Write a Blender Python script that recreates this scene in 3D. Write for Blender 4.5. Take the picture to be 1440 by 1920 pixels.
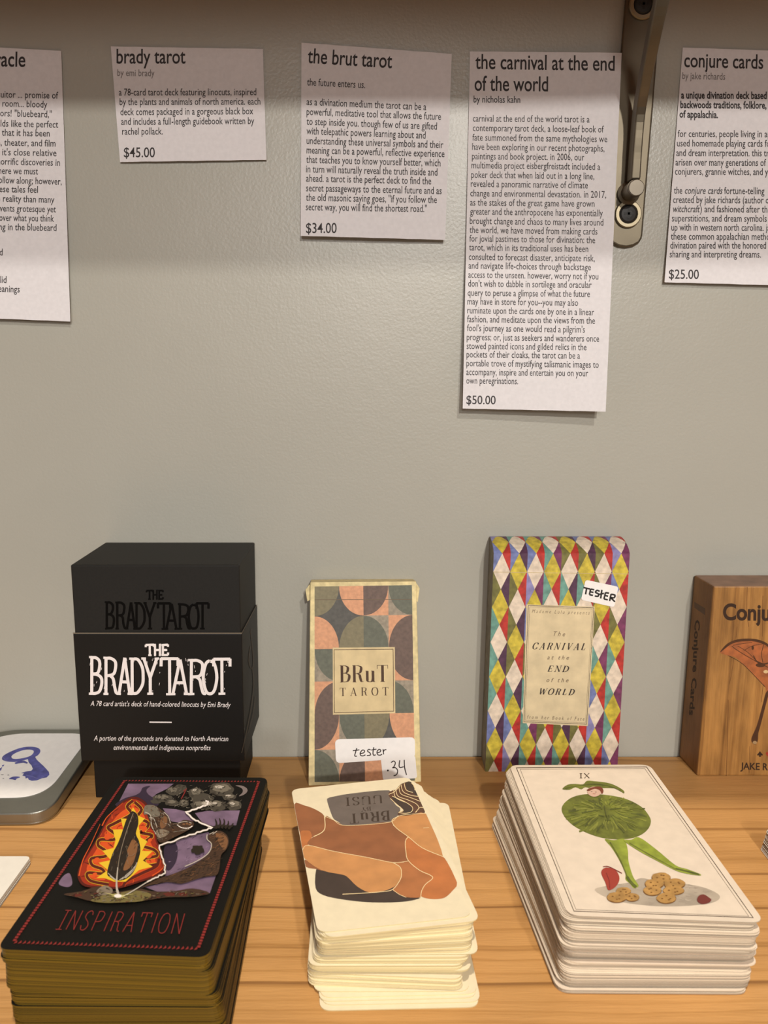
import bpy, math, random
from mathutils import Vector, Matrix
from mathutils.geometry import tessellate_polygon

random.seed(7)
scene = bpy.context.scene
COL = scene.collection
for o in list(bpy.data.objects):
    bpy.data.objects.remove(o)

# ------------------------------------------------------------------ camera
FPX = 1560.0                       # focal length in pixels of the 1440x1920 frame
PITCH = math.radians(9.8)
CAM_H, CAM_D = 0.2268, 0.4632      # above the shelf, in front of the wall
CP, SP = math.cos(PITCH), math.sin(PITCH)
CAM = Vector((0, -CAM_D, CAM_H))
cam_data = bpy.data.cameras.new('camera')
cam = bpy.data.objects.new('camera', cam_data)
COL.objects.link(cam)
cam.location = CAM
cam.rotation_euler = (math.radians(90) - PITCH, 0, 0)
cam_data.sensor_fit = 'VERTICAL'
cam_data.sensor_height = 24.0
cam_data.lens = 24.0 * FPX / 1920.0
cam_data.clip_start = 0.01
cam_data.dof.use_dof = True
cam_data.dof.focus_distance = 0.41
cam_data.dof.aperture_fstop = 14.0
scene.camera = cam

# ------------------------------------------------------------------ exposure, world, lamps
scene.view_settings.view_transform = 'Standard'
scene.view_settings.look = 'None'
scene.view_settings.gamma = 1.0
scene.view_settings.use_curve_mapping = False
scene.view_settings.exposure = 0.0

world = bpy.data.worlds.new('room_air')
scene.world = world
world.use_nodes = True
bg = world.node_tree.nodes['Background']
bg.inputs[0].default_value = (0.96, 0.97, 1.0, 1)
bg.inputs[1].default_value = 0.17


def lamp(name, loc, target, power, radius, color):
    L = bpy.data.lights.new(name, 'AREA')
    L.shape = 'DISK'
    L.size = radius * 2
    L.energy = power
    L.color = color
    o = bpy.data.objects.new(name, L)
    COL.objects.link(o)
    o.location = loc
    o.rotation_euler = (Vector(target) - Vector(loc)).to_track_quat('-Z', 'Y').to_euler()
    return o


# ceiling spots of the shop: two in front of the shelving, one almost overhead
lamp('ceiling_lamp', (0.42, -2.60, 1.08), (0, 0, 0.2), 35.0, 0.045, (1.0, 0.96, 0.90))
lamp('ceiling_lamp', (0.50, -1.75, 1.335), (0, 0, 0.2), 15.0, 0.03, (1.0, 0.95, 0.88))
lamp('ceiling_lamp', (0.08, -0.84, 1.75), (0, -0.15, 0.0), 23.5, 0.030, (1.0, 0.90, 0.76))
lamp('ceiling_lamp', (-0.03, -3.40, 0.82), (0, 0, 0.3), 18.0, 0.20, (1.0, 0.96, 0.92))


# ------------------------------------------------------------------ pixel rays and planes
def ray(px, py):
    X = (px - 720.0) / FPX
    U = -(py - 960.0) / FPX
    return Vector((X, CP + U * SP, U * CP - SP))


class Plane:
    """a real plane of the scene; at(px, py, off) is the point of it seen at a pixel"""
    def __init__(self, p, n):
        self.p = Vector(p)
        self.n = Vector(n).normalized()
        if self.n.dot(CAM - self.p) < 0:
            self.n = -self.n

    def at(self, px, py, off=0.0):
        r = ray(px, py)
        return CAM + r * ((self.p + self.n * off - CAM).dot(self.n) / r.dot(self.n))


def wall_plane(y): return Plane((0, y, 0), (0, -1, 0))
def shelf_plane(z): return Plane((0, 0, z), (0, 0, 1))


# ------------------------------------------------------------------ materials
def lin(c):
    return tuple(((v / 255 / 12.92) if v / 255 <= 0.04045 else ((v / 255 + 0.055) / 1.055) ** 2.4) for v in c) + (1,)


MATS = {}


def mat(name, rgb, rough=0.6, metal=0.0, vary=0.0, scale=300.0, spec=0.5, bump=0.0, bscale=600.0, coat=0.0):
    if name in MATS:
        return MATS[name]
    m = bpy.data.materials.new(name)
    m.use_nodes = True
    nt = m.node_tree
    b = nt.nodes['Principled BSDF']
    b.inputs['Base Color'].default_value = lin(rgb)
    b.inputs['Roughness'].default_value = rough
    b.inputs['Metallic'].default_value = metal
    b.inputs['Specular IOR Level'].default_value = spec
    b.inputs['Coat Weight'].default_value = coat
    tc = nt.nodes.new('ShaderNodeTexCoord')
    if vary > 0:
        n = nt.nodes.new('ShaderNodeTexNoise')
        n.inputs['Scale'].default_value = scale
        n.inputs['Detail'].default_value = 4
        nt.links.new(tc.outputs['Object'], n.inputs['Vector'])
        r = nt.nodes.new('ShaderNodeValToRGB')
        r.color_ramp.elements[0].position = 0.3
        r.color_ramp.elements[1].position = 0.7
        lo = tuple(max(0, v * (1 - vary)) for v in rgb)
        hi = tuple(min(255, v * (1 + vary * 0.7)) for v in rgb)
        r.color_ramp.elements[0].color = lin(lo)
        r.color_ramp.elements[1].color = lin(hi)
        nt.links.new(n.outputs['Fac'], r.inputs['Fac'])
        nt.links.new(r.outputs['Color'], b.inputs['Base Color'])
    if bump > 0:
        n2 = nt.nodes.new('ShaderNodeTexNoise')
        n2.inputs['Scale'].default_value = bscale
        n2.inputs['Detail'].default_value = 3
        nt.links.new(tc.outputs['Object'], n2.inputs['Vector'])
        bp = nt.nodes.new('ShaderNodeBump')
        bp.inputs['Strength'].default_value = bump
        bp.inputs['Distance'].default_value = 0.001
        nt.links.new(n2.outputs['Fac'], bp.inputs['Height'])
        nt.links.new(bp.outputs['Normal'], b.inputs['Normal'])
    MATS[name] = m
    return m


def ink(rgb, rough=0.65, vary=0.0, spec=0.3):
    return mat('ink_%d_%d_%d_%d' % (*rgb, int(vary * 100)), rgb, rough, vary=vary, spec=spec)


def wood_mat(name, base, dark, streak, period, along='x', rough=0.5, ramp=(0.26, 0.36, 0.47), mottle=0.0):
    """softwood: irregular growth-ring lines running along the board, fine fibre and blotches"""
    m = bpy.data.materials.new(name)
    m.use_nodes = True
    nt = m.node_tree
    b = nt.nodes['Principled BSDF']
    b.inputs['Roughness'].default_value = rough
    b.inputs['Specular IOR Level'].default_value = 0.35
    tc = nt.nodes.new('ShaderNodeTexCoord')
    mp = nt.nodes.new('ShaderNodeMapping')
    mp.inputs['Scale'].default_value = (1, 1, 1) if along == 'x' else (1, 1, 1)
    nt.links.new(tc.outputs['Object'], mp.inputs['Vector'])
    sep = nt.nodes.new('ShaderNodeSeparateXYZ')
    nt.links.new(mp.outputs['Vector'], sep.inputs['Vector'])
    across = 'Y' if along == 'x' else 'X'

    def noise(scale_vec, detail, dim='3D'):
        q = nt.nodes.new('ShaderNodeMapping')
        q.inputs['Scale'].default_value = scale_vec
        nt.links.new(tc.outputs['Object'], q.inputs['Vector'])
        n = nt.nodes.new('ShaderNodeTexNoise')
        n.inputs['Scale'].default_value = 1.0
        n.inputs['Detail'].default_value = detail
        nt.links.new(q.outputs['Vector'], n.inputs['Vector'])
        return n.outputs['Fac']

    def math_(op, a, bb):
        k = nt.nodes.new('ShaderNodeMath')
        k.operation = op
        for i, v in enumerate((a, bb)):
            if isinstance(v, (int, float)):
                k.inputs[i].default_value = v
            else:
                nt.links.new(v, k.inputs[i])
        return k.outputs[0]

    if along == 'x':
        warp = noise((9, 22, 22), 2)
        fibre = noise((90, 1100, 900), 3)
        blotch = noise((14, 45, 30), 3)
    else:
        warp = noise((22, 22, 9), 2)
        fibre = noise((1400, 900, 60), 3)
        blotch = noise((120, 60, 40), 4)
    w = math_('ADD', math_('MULTIPLY', sep.outputs[across], 1.0), math_('MULTIPLY', warp, period * 1.6))
    n1 = nt.nodes.new('ShaderNodeTexNoise')
    n1.noise_dimensions = '1D'
    n1.inputs['Scale'].default_value = 1.0
    n1.inputs['Detail'].default_value = 2
    nt.links.new(math_('MULTIPLY', w, 1.0 / period), n1.inputs['W'])
    r = nt.nodes.new('ShaderNodeValToRGB')
    e = r.color_ramp.elements
    e[0].position, e[0].color = ramp[0], lin(dark)
    e[1].position, e[1].color = ramp[2], lin(base)
    k = r.color_ramp.elements.new(ramp[1])
    k.color = lin(streak)
    nt.links.new(n1.outputs['Fac'], r.inputs['Fac'])
    mx = nt.nodes.new('ShaderNodeMix')
    mx.data_type = 'RGBA'
    mx.blend_type = 'MULTIPLY'
    mx.inputs['Factor'].default_value = 1.0
    r2 = nt.nodes.new('ShaderNodeValToRGB')
    r2.color_ramp.elements[0].position, r2.color_ramp.elements[0].color = 0.25 + mottle * 0.1, (0.80 - mottle, 0.76 - mottle, 0.70 - mottle, 1)
    r2.color_ramp.elements[1].position, r2.color_ramp.elements[1].color = 0.72 - mottle * 0.2, (1.06 + mottle * 0.4, 1.04 + mottle * 0.4, 1.0 + mottle * 0.3, 1)
    nt.links.new(math_('ADD', math_('MULTIPLY', blotch, 0.72), math_('MULTIPLY', fibre, 0.28)), r2.inputs['Fac'])
    nt.links.new(r.outputs['Color'], mx.inputs[6])
    nt.links.new(r2.outputs['Color'], mx.inputs[7])
    nt.links.new(mx.outputs[2], b.inputs['Base Color'])
    bp = nt.nodes.new('ShaderNodeBump')
    bp.inputs['Strength'].default_value = 0.25
    bp.inputs['Distance'].default_value = 0.0006
    nt.links.new(fibre, bp.inputs['Height'])
    nt.links.new(bp.outputs['Normal'], b.inputs['Normal'])
    return m


def card_edge_mat(name, rgb, amount, metal=0.0, rough=0.6):
    """paper edge of a card; every card has its own slight tone"""
    m = bpy.data.materials.new(name)
    m.use_nodes = True
    nt = m.node_tree
    b = nt.nodes['Principled BSDF']
    b.inputs['Roughness'].default_value = rough
    b.inputs['Metallic'].default_value = metal
    oi = nt.nodes.new('ShaderNodeObjectInfo')
    r = nt.nodes.new('ShaderNodeValToRGB')
    r.color_ramp.elements[0].color = lin(tuple(v * (1 - amount) for v in rgb))
    r.color_ramp.elements[1].color = lin(tuple(min(255, v * (1 + amount * 0.5)) for v in rgb))
    nt.links.new(oi.outputs['Random'], r.inputs['Fac'])
    nt.links.new(r.outputs['Color'], b.inputs['Base Color'])
    return m


# ------------------------------------------------------------------ object helpers
def tag(o, label=None, cat=None, group=None, kind=None):
    if label: o['label'] = label
    if cat: o['category'] = cat
    if group: o['group'] = group
    if kind: o['kind'] = kind
    return o


def empty(name, loc):
    o = bpy.data.objects.new(name, None)
    o.empty_display_size = 0.01
    COL.objects.link(o)
    o.location = loc
    return o


def world_matrix(o):
    return Matrix.LocRotScale(o.location, o.rotation_euler, None)


def make(name, verts, faces, mats, parent=None, idx=None, smooth=False):
    """one mesh object; verts are world points"""
    me = bpy.data.meshes.new(name)
    me.from_pydata([tuple(v) for v in verts], [], faces)
    for m in (mats if isinstance(mats, (list, tuple)) else [mats]):
        me.materials.append(m)
    if idx:
        me.polygons.foreach_set('material_index', idx)
    if smooth:
        me.polygons.foreach_set('use_smooth', [True] * len(me.polygons))
    me.update()
    o = bpy.data.objects.new(name, me)
    COL.objects.link(o)
    if parent:
        o.parent = parent
        if parent.parent is None:              # parts of a part already sit in world space
            o.matrix_parent_inverse = world_matrix(parent).inverted()
    return o


def bevel(o, width, seg=2):
    m = o.modifiers.new('edge', 'BEVEL')
    m.width = width
    m.segments = seg
    m.limit_method = 'ANGLE'
    return o


def prism(front, back):
    """closed solid between two loops with the same number of points"""
    n = len(front)
    v = list(front) + list(back)
    f = [tuple(range(n)), tuple(range(2 * n - 1, n - 1, -1))]
    f += [(i, i + n, (i + 1) % n + n, (i + 1) % n) for i in range(n)]
    return v, f


def join(parts):
    V, F = [], []
    for v, f in parts:
        k = len(V)
        V += list(v)
        F += [tuple(i + k for i in q) for q in f]
    return V, F


def catmull(pts, closed=True, n=6):
    out = []
    N = len(pts)
    rng = range(N) if closed else range(N - 1)
    for i in rng:
        if closed:
            p0, p1, p2, p3 = pts[i - 1], pts[i], pts[(i + 1) % N], pts[(i + 2) % N]
        else:
            p0, p1, p2, p3 = pts[max(i - 1, 0)], pts[i], pts[i + 1], pts[min(i + 2, N - 1)]
        for k in range(n):
            t = k / n
            out.append(tuple(0.5 * ((2 * p1[j]) + (-p0[j] + p2[j]) * t + (2 * p0[j] - 5 * p1[j] + 4 * p2[j] - p3[j]) * t * t
                                    + (-p0[j] + 3 * p1[j] - 3 * p2[j] + p3[j]) * t ** 3) for j in range(2)))
    if not closed:
        out.append(tuple(pts[-1]))
    return out


def round_poly(q, r, seg=5):
    """corner-rounded polygon (2D or 3D points); r is a distance along the edges"""
    out = []
    N = len(q)
    rs = r if isinstance(r, (list, tuple)) else [r] * N
    for i in range(N):
        r = rs[i]
        p = Vector(q[i])
        a = (Vector(q[i - 1]) - p)
        b = (Vector(q[(i + 1) % N]) - p)
        ra = min(r, a.length * 0.45)
        rb = min(r, b.length * 0.45)
        A = p + a.normalized() * ra
        B = p + b.normalized() * rb
        for k in range(seg + 1):
            t = k / seg
            out.append(A * (1 - t) ** 2 + p * 2 * t * (1 - t) + B * t * t)
    return out


def lerp2(a, b, t): return (a[0] + (b[0] - a[0]) * t, a[1] + (b[1] - a[1]) * t)


def bil(q, u, v):
    """q = TL, TR, BR, BL"""
    return lerp2(lerp2(q[0], q[1], u), lerp2(q[3], q[2], u), v)


def inv_bil(q, p):
    u = v = 0.5
    for _ in range(8):
        x, y = bil(q, u, v)
        e = 1e-4
        xu, yu = bil(q, u + e, v)
        xv, yv = bil(q, u, v + e)
        a, b, c, d = (xu - x) / e, (xv - x) / e, (yu - y) / e, (yv - y) / e
        det = a * d - b * c
        rx, ry = p[0] - x, p[1] - y
        u += (d * rx - b * ry) / det
        v += (-c * rx + a * ry) / det
    return u, v


def cr(ox, oy, s):
    """points read off an enlargement of the photograph -> pixels of the whole frame"""
    return lambda *pts: [(ox + x / s, oy + y / s) for x, y in pts]


# ------------------------------------------------------------------ printing on surfaces
_text_cache = {}


def text_mesh(s, bold=0.0, shear=0.0, res=2):
    key = (s, bold, shear, res)
    if key not in _text_cache:
        c = bpy.data.curves.new('tmp', 'FONT')
        c.body = s
        c.size = 1
        c.offset = bold
        c.shear = shear
        c.resolution_u = res
        o = bpy.data.objects.new('tmp', c)
        COL.objects.link(o)
        ev = o.evaluated_get(bpy.context.evaluated_depsgraph_get())
        me = ev.to_mesh()
        V = [(v.co.x, v.co.y) for v in me.vertices]
        F = [tuple(p.vertices) for p in me.polygons]
        ev.to_mesh_clear()
        bpy.data.objects.remove(o)
        bpy.data.curves.remove(c)
        _text_cache[key] = (V, F)
    return _text_cache[key]


def clip_convex(P, Q):
    """part of the polygon P inside the convex outline Q (both in pixels)"""
    area = sum(Q[i - 1][0] * Q[i][1] - Q[i][0] * Q[i - 1][1] for i in range(len(Q)))
    s = 1 if area > 0 else -1
    for i in range(len(Q)):
        a, b = Q[i - 1], Q[i]
        def side(p): return s * ((b[0] - a[0]) * (p[1] - a[1]) - (b[1] - a[1]) * (p[0] - a[0]))
        out = []
        for k, p in enumerate(P):
            q = P[(k + 1) % len(P)]
            sp, sq = side(p), side(q)
            if sp >= 0:
                out.append(tuple(p))
            if (sp >= 0) != (sq >= 0):
                t = sp / (sp - sq)
                out.append((p[0] + (q[0] - p[0]) * t, p[1] + (q[1] - p[1]) * t))
        P = out
        if len(P) < 3:
            return []
    return P


BRUSH = random.Random(3)


class Print:
    """collects flat printed shapes given in photo pixels and lays them on one surface"""
    STEP = 0.0000012                 # every shape lies a micron above the one printed before it

    def __init__(self, mapper, base=0.00004):
        self.map = mapper if callable(mapper) else mapper.at
        self.base = base
        self.items, self.mats = [], []
        self.layer = 0
        self.flat = False             # True: shapes do not overlap, all lie at one level
        self.clipq = None             # convex pixel outline that printed shapes must stay inside

    def mi(self, m):
        if m not in self.mats:
            self.mats.append(m)
        return self.mats.index(m)

    def raw(self, V, F, m, layer=None):
        self.items.append((self.layer if layer is None else layer, len(self.items), V, F, self.mi(m)))

    def poly(self, pts, m, smooth=False, layer=None, n=5):
        if smooth:
            pts = catmull(pts, True, n)
        if self.clipq:
            pts = clip_convex(pts, self.clipq)
            if len(pts) < 3:
                return
        t = tessellate_polygon([[Vector((p[0], p[1], 0)) for p in pts]])
        self.raw(pts, t, m, layer)

    def ellipse(self, cx, cy, rx, ry, m, rot=0.0, n=28, layer=None, wob=0.0):
        pts = []
        for i in range(n):
            a = 2 * math.pi * i / n
            k = 1 + wob * math.sin(a * 5 + cx) + wob * 0.6 * math.sin(a * 9 + cy)
            x, y = rx * k * math.cos(a), ry * k * math.sin(a)
            pts.append((cx + x * math.cos(rot) - y * math.sin(rot), cy + x * math.sin(rot) + y * math.cos(rot)))
        self.poly(pts, m, layer=layer)

    def stroke(self, pts, w, m, smooth=True, taper=None, n=5, layer=None, width_fn=None, closed=False):
        if smooth and len(pts) > 2:
            pts = catmull(pts, closed, n)
        if closed:
            pts = list(pts) + [pts[0]]
        N = len(pts)
        L, R = [], []
        for i, p in enumerate(pts):
            a = pts[max(i - 1, 0)]
            b = pts[min(i + 1, N - 1)]
            if closed and i in (0, N - 1):
                a, b = pts[-2], pts[1]
            d = (b[0] - a[0], b[1] - a[1])
            l = math.hypot(*d) or 1
            nx, ny = -d[1] / l, d[0] / l
            ww = w
            if width_fn:
                ww = width_fn(d[0] / l, d[1] / l) * w
            if taper:
                t = i / max(N - 1, 1)
                ww *= taper[0] + (taper[1] - taper[0]) * t
            L.append((p[0] + nx * ww / 2, p[1] + ny * ww / 2))
            R.append((p[0] - nx * ww / 2, p[1] - ny * ww / 2))
        V = L + R
        F = [(i, i + 1, N + i + 1, N + i) for i in range(N - 1)]
        self.raw(V, F, m, layer)

    def hatch(self, P, n, inks, length, ang, w, layer, spread=0.5, bend=0.15):
        """short brush strokes scattered inside the outline P"""
        def inside(x, y):
            c = False
            for i in range(len(P)):
                (x1, y1), (x2, y2) = P[i - 1], P[i]
                if (y1 > y) != (y2 > y) and x < (x2 - x1) * (y - y1) / (y2 - y1) + x1:
                    c = not c
            return c
        xs, ys = [p[0] for p in P], [p[1] for p in P]
        done = tries = 0
        while done < n and tries < n * 12:
            tries += 1
            x, y = BRUSH.uniform(min(xs), max(xs)), BRUSH.uniform(min(ys), max(ys))
            a = (ang(x, y) if callable(ang) else ang) + BRUSH.gauss(0, spread)
            l = length * BRUSH.uniform(.5, 1.2)
            e = (x + l * math.cos(a), y + l * math.sin(a) * .7)
            if not (inside(x, y) and inside(*e)):
                continue
            b = BRUSH.uniform(-bend, bend) * l
            self.stroke([(x, y), ((x + e[0]) / 2 - b * math.sin(a), (y + e[1]) / 2 + b * math.cos(a)), e], w * BRUSH.uniform(.6, 1.3), BRUSH.choice(inks), True, taper=(1, .25), n=3, layer=layer)
            done += 1

    def quadline(self, q, w, m, layer=None):
        """outline of a quad as four thin mitred bars"""
        c = (sum(p[0] for p in q) / 4, sum(p[1] for p in q) / 4)
        inn = []
        for i, p in enumerate(q):
            a = Vector(q[i - 1]) - Vector(p)
            b = Vector(q[(i + 1) % 4]) - Vector(p)
            a.normalize(); b.normalize()
            s = abs(a.x * b.y - a.y * b.x)
            inn.append(tuple(Vector(p) + (a + b) * (w / s)))
        V = list(q) + inn
        self.raw(V, [(i, (i + 1) % 4, 4 + (i + 1) % 4, 4 + i) for i in range(4)], m, layer)

    def text(self, s, p0, p1, asc, m, bold=0.0, shear=0.0, layer=None):
        """one line of type; it runs from p0 to p1 and its tall letters are asc pixels high"""
        V, F = text_mesh(s, bold, shear, 2 if asc < 14 else 6)
        x0, x1 = min(v[0] for v in V), max(v[0] for v in V)
        d = (p1[0] - p0[0], p1[1] - p0[1])
        L = math.hypot(*d)
        up = (d[1] / L, -d[0] / L)
        sy = asc / 0.682
        P = [(p0[0] + d[0] * (x - x0) / (x1 - x0) + up[0] * y * sy,
              p0[1] + d[1] * (x - x0) / (x1 - x0) + up[1] * y * sy) for x, y in V]
        self.raw(P, F, m, layer)

    def glyph(self, ch, quad, w, m, pen='mono', thin=0.25, layer=None, serif=True, rough=0.0):
        """a drawn letter in the quad TL, TR, BR, BL of pixels; w = stem width in pixels"""
        fn = None
        if pen == 'didone':
            fn = lambda dx, dy: thin + (1 - thin) * abs(dy) ** 1.6
        for g in GLYPHS[ch]:
            kind, pts = g[0], g[1]
            k = g[2] if len(g) > 2 else 1.0
            if kind == 'f' and not serif:
                continue
            P = [bil(quad, x, 1 - y) for x, y in pts]
            if rough:
                P = [(x + random.uniform(-rough, rough), y + random.uniform(-rough, rough)) for x, y in P]
            if kind == 'f':
                self.stroke(P, max(w * thin, 0.8), m, False, layer=layer)
            elif kind == 'h':                       # a hairline
                self.stroke(P, w * (thin if pen == 'didone' else 1.0), m, False, layer=layer)
            else:
                self.stroke(P, w * k, m, kind == 'c', n=7, layer=layer,
                            width_fn=(fn if kind == 'c' or pen == 'didone' and kind == 'l' else None))

    def word(self, s, p0, p1, cap, w, m, pen='mono', thin=0.25, gap=0.25, slant=0.0, serif=True, layer=None, small=0.62, rough=0.0):
        ws = [GW.get(c, 0.6) for c in s]
        tot = sum(ws) + gap * (len(s) - 1)
        d = (p1[0] - p0[0], p1[1] - p0[1])
        L = math.hypot(*d)
        up = (d[1] / L * cap, -d[0] / L * cap)
        x = 0
        for c, cw in zip(s, ws):
            if c != ' ':
                h = small if c.islower() else 1.0
                a = (p0[0] + d[0] * x / tot, p0[1] + d[1] * x / tot)
                b = (p0[0] + d[0] * (x + cw) / tot, p0[1] + d[1] * (x + cw) / tot)
                sl = (d[0] / L * slant * cap * h, d[1] / L * slant * cap * h)
                tl = (a[0] + up[0] * h + sl[0], a[1] + up[1] * h + sl[1])
                tr = (b[0] + up[0] * h + sl[0], b[1] + up[1] * h + sl[1])
                self.glyph(c, (tl, tr, b, a), w, m, pen, thin, layer, serif, rough)
            x += cw + gap

    def build(self, name, parent, label=None):
        V, F, I = [], [], []
        for rank, (ly, k_, v, f, m) in enumerate(sorted(self.items, key=lambda t: t[:2])):
            off = self.base + (0 if self.flat else self.STEP * rank)
            k = len(V)
            V += [(p + Vector((0, 0, off))) if isinstance(p, Vector) else self.map(p[0], p[1], off) for p in v]
            F += [tuple(i + k for i in q) for q in f]
            I += [m] * len(f)
        o = make(name, V, F, self.mats, parent, I)
        if label:
            o['label'] = label
        return o


def F_(x, y, w=0.13): return ('f', [(x - w, y), (x + w, y)])


GLYPHS = {
    'B': [('l', [(.2, 0), (.2, 1)]), ('c', [(.2, .985), (.5, .985), (.75, .9), (.78, .74), (.62, .57), (.2, .54)]),
          ('c', [(.2, .54), (.6, .52), (.88, .42), (.9, .24), (.75, .06), (.45, .015), (.2, .015)]), F_(.12, 1, .12), F_(.12, 0, .12)],
    'R': [('l', [(.2, 0), (.2, 1)]), ('c', [(.2, .985), (.5, .985), (.78, .9), (.8, .72), (.65, .54), (.2, .5)]),
          ('c', [(.45, .51), (.66, .42), (.74, .2), (.84, .03), (1, .02)]), F_(.16, 1), F_(.2, 0, .16)],
    'U': [('l', [(.15, 1), (.15, .3)]), ('c', [(.15, .32), (.2, .08), (.5, -.01), (.8, .08), (.85, .32)]), ('h', [(.85, .3), (.85, 1)]),
          F_(.15, 1), F_(.85, 1)],
    'u': [('l', [(.2, 1), (.2, .35)]), ('c', [(.2, .37), (.24, .08), (.5, 0), (.7, .1), (.78, .3)]), ('l', [(.78, 1), (.78, 0)]),
          ('f', [(.02, .99), (.2, .99)]), ('f', [(.6, .99), (.78, .99)]), ('f', [(.78, .01), (.98, .01)])],
    'T': [('l', [(.5, 0), (.5, 1)]), ('h', [(0, .985), (1, .985)]), ('h', [(.02, 1), (.02, .78)]), ('h', [(.98, 1), (.98, .78)]), F_(.5, 0, .2)],
    'A': [('h', [(.1, 0), (.5, 1)]), ('l', [(.5, 1), (.87, 0)]), ('h', [(.24, .33), (.75, .33)]), F_(.1, 0, .14), F_(.87, 0, .16)],
    'O': [('c', [(.5, 1), (.2, .9), (.05, .5), (.2, .1), (.5, 0), (.8, .1), (.95, .5), (.8, .9), (.5, 1)])],
    'C': [('c', [(.92, .75), (.75, .96), (.5, 1), (.2, .88), (.06, .5), (.2, .12), (.5, 0), (.78, .05), (.94, .27)]), ('h', [(.93, .98), (.93, .7)])],
    'N': [('h', [(.15, 0), (.15, 1)]), ('l', [(.15, 1), (.85, 0)]), ('h', [(.85, 0), (.85, 1)]), F_(.12, 0), F_(.08, 1, .1), F_(.85, 1)],
    'I': [('l', [(.5, 0), (.5, 1)]), F_(.5, 0, .42), F_(.5, 1, .42)],
    'V': [('l', [(.12, 1), (.5, 0)]), ('h', [(.5, 0), (.88, 1)]), F_(.12, 1, .15), F_(.88, 1, .13)],
    'L': [('l', [(.25, 0), (.25, 1)]), ('h', [(.1, .015), (.92, .015)]), ('h', [(.92, 0), (.92, .28)]), F_(.25, 1, .18)],
    'E': [('l', [(.22, 0), (.22, 1)]), ('h', [(.05, .985), (.88, .985)]), ('h', [(.22, .5), (.65, .5)]), ('h', [(.05, .015), (.9, .015)]),
          ('h', [(.88, 1), (.88, .78)]), ('h', [(.9, 0), (.9, .25)]), ('h', [(.65, .6), (.65, .4)])],
    'D': [('l', [(.2, 0), (.2, 1)]), ('c', [(.2, .985), (.55, .97), (.86, .75), (.92, .5), (.86, .25), (.55, .03), (.2, .015)]), F_(.12, 1, .12), F_(.12, 0, .12)],
    'W': [('l', [(.05, 1), (.28, 0)]), ('h', [(.28, 0), (.5, .95)]), ('l', [(.5, .95), (.72, 0)]), ('h', [(.72, 0), (.95, 1)]), F_(.06, 1, .1), F_(.94, 1, .1)],
    'Y': [('l', [(.1, 1), (.5, .45)]), ('h', [(.9, 1), (.5, .45)]), ('l', [(.5, .47), (.5, 0)]), F_(.1, 1, .14), F_(.9, 1, .13), F_(.5, 0, .18)],
    'H': [('l', [(.18, 0), (.18, 1)]), ('l', [(.82, 0), (.82, 1)]), ('h', [(.18, .5), (.82, .5)]), F_(.18, 0), F_(.18, 1), F_(.82, 0), F_(.82, 1)],
    'S': [('c', [(.85, .8), (.7, .97), (.45, 1), (.18, .88), (.16, .68), (.42, .54), (.7, .42), (.86, .22), (.7, .04), (.45, 0), (.2, .06), (.1, .25)])],
    'P': [('l', [(.2, 0), (.2, 1)]), ('c', [(.2, .985), (.55, .985), (.85, .88), (.86, .68), (.7, .5), (.2, .46)]), F_(.2, 0), F_(.12, 1, .1)],
    'X': [('l', [(.1, 1), (.88, 0)]), ('h', [(.88, 1), (.12, 0)]), F_(.1, 1, .12), F_(.88, 1, .1), F_(.12, 0, .1), F_(.88, 0, .12)],
    't': [('c', [(.5, 1.35), (.48, .6), (.5, .15), (.65, 0), (.9, .1)]), ('l', [(.1, .9), (.9, .95)])],
    'e': [('c', [(.15, .5), (.85, .55), (.8, .9), (.5, 1), (.18, .8), (.12, .4), (.3, .05), (.6, 0), (.9, .2)])],
    's': [('c', [(.8, .9), (.5, 1), (.25, .8), (.45, .55), (.75, .35), (.6, .05), (.15, .08)])],
    'r': [('l', [(.2, 1), (.25, 0)]), ('c', [(.25, .5), (.4, .85), (.65, 1), (.9, .9)])],
    '3': [('c', [(.1, .9), (.45, 1), (.8, .82), (.72, .6), (.4, .52), (.78, .42), (.9, .2), (.6, 0), (.1, .1)])],
    '4': [('l', [(.25, 1), (.12, .42), (.95, .46)]), ('l', [(.75, .95), (.68, 0)])],
    '.': [('l', [(.3, .46), (.7, .46)], 1.2)],
}
GW = {'B': .62, 'R': .68, 'u': .6, 'T': .66, 'A': .7, 'O': .72, 'C': .68, 'N': .72, 'I': .34, 'V': .68, 'L': .58, 'E': .6, 'D': .7, 'W': .95,
      'Y': .66, 'H': .74, 'S': .54, 'P': .58, 'U': .7, 'X': .66, 't': .5, 'e': .6, 's': .5, 'r': .5, '3': .55, '4': .6, '.': .3, ' ': .35}

# ================================================================== the setting
def box_mesh(x0, x1, y0, y1, z0, z1):
    f = [(x0, y0, z0), (x1, y0, z0), (x1, y0, z1), (x0, y0, z1)]
    b = [(x0, y1, z0), (x1, y1, z0), (x1, y1, z1), (x0, y1, z1)]
    return prism(f, b)


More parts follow.
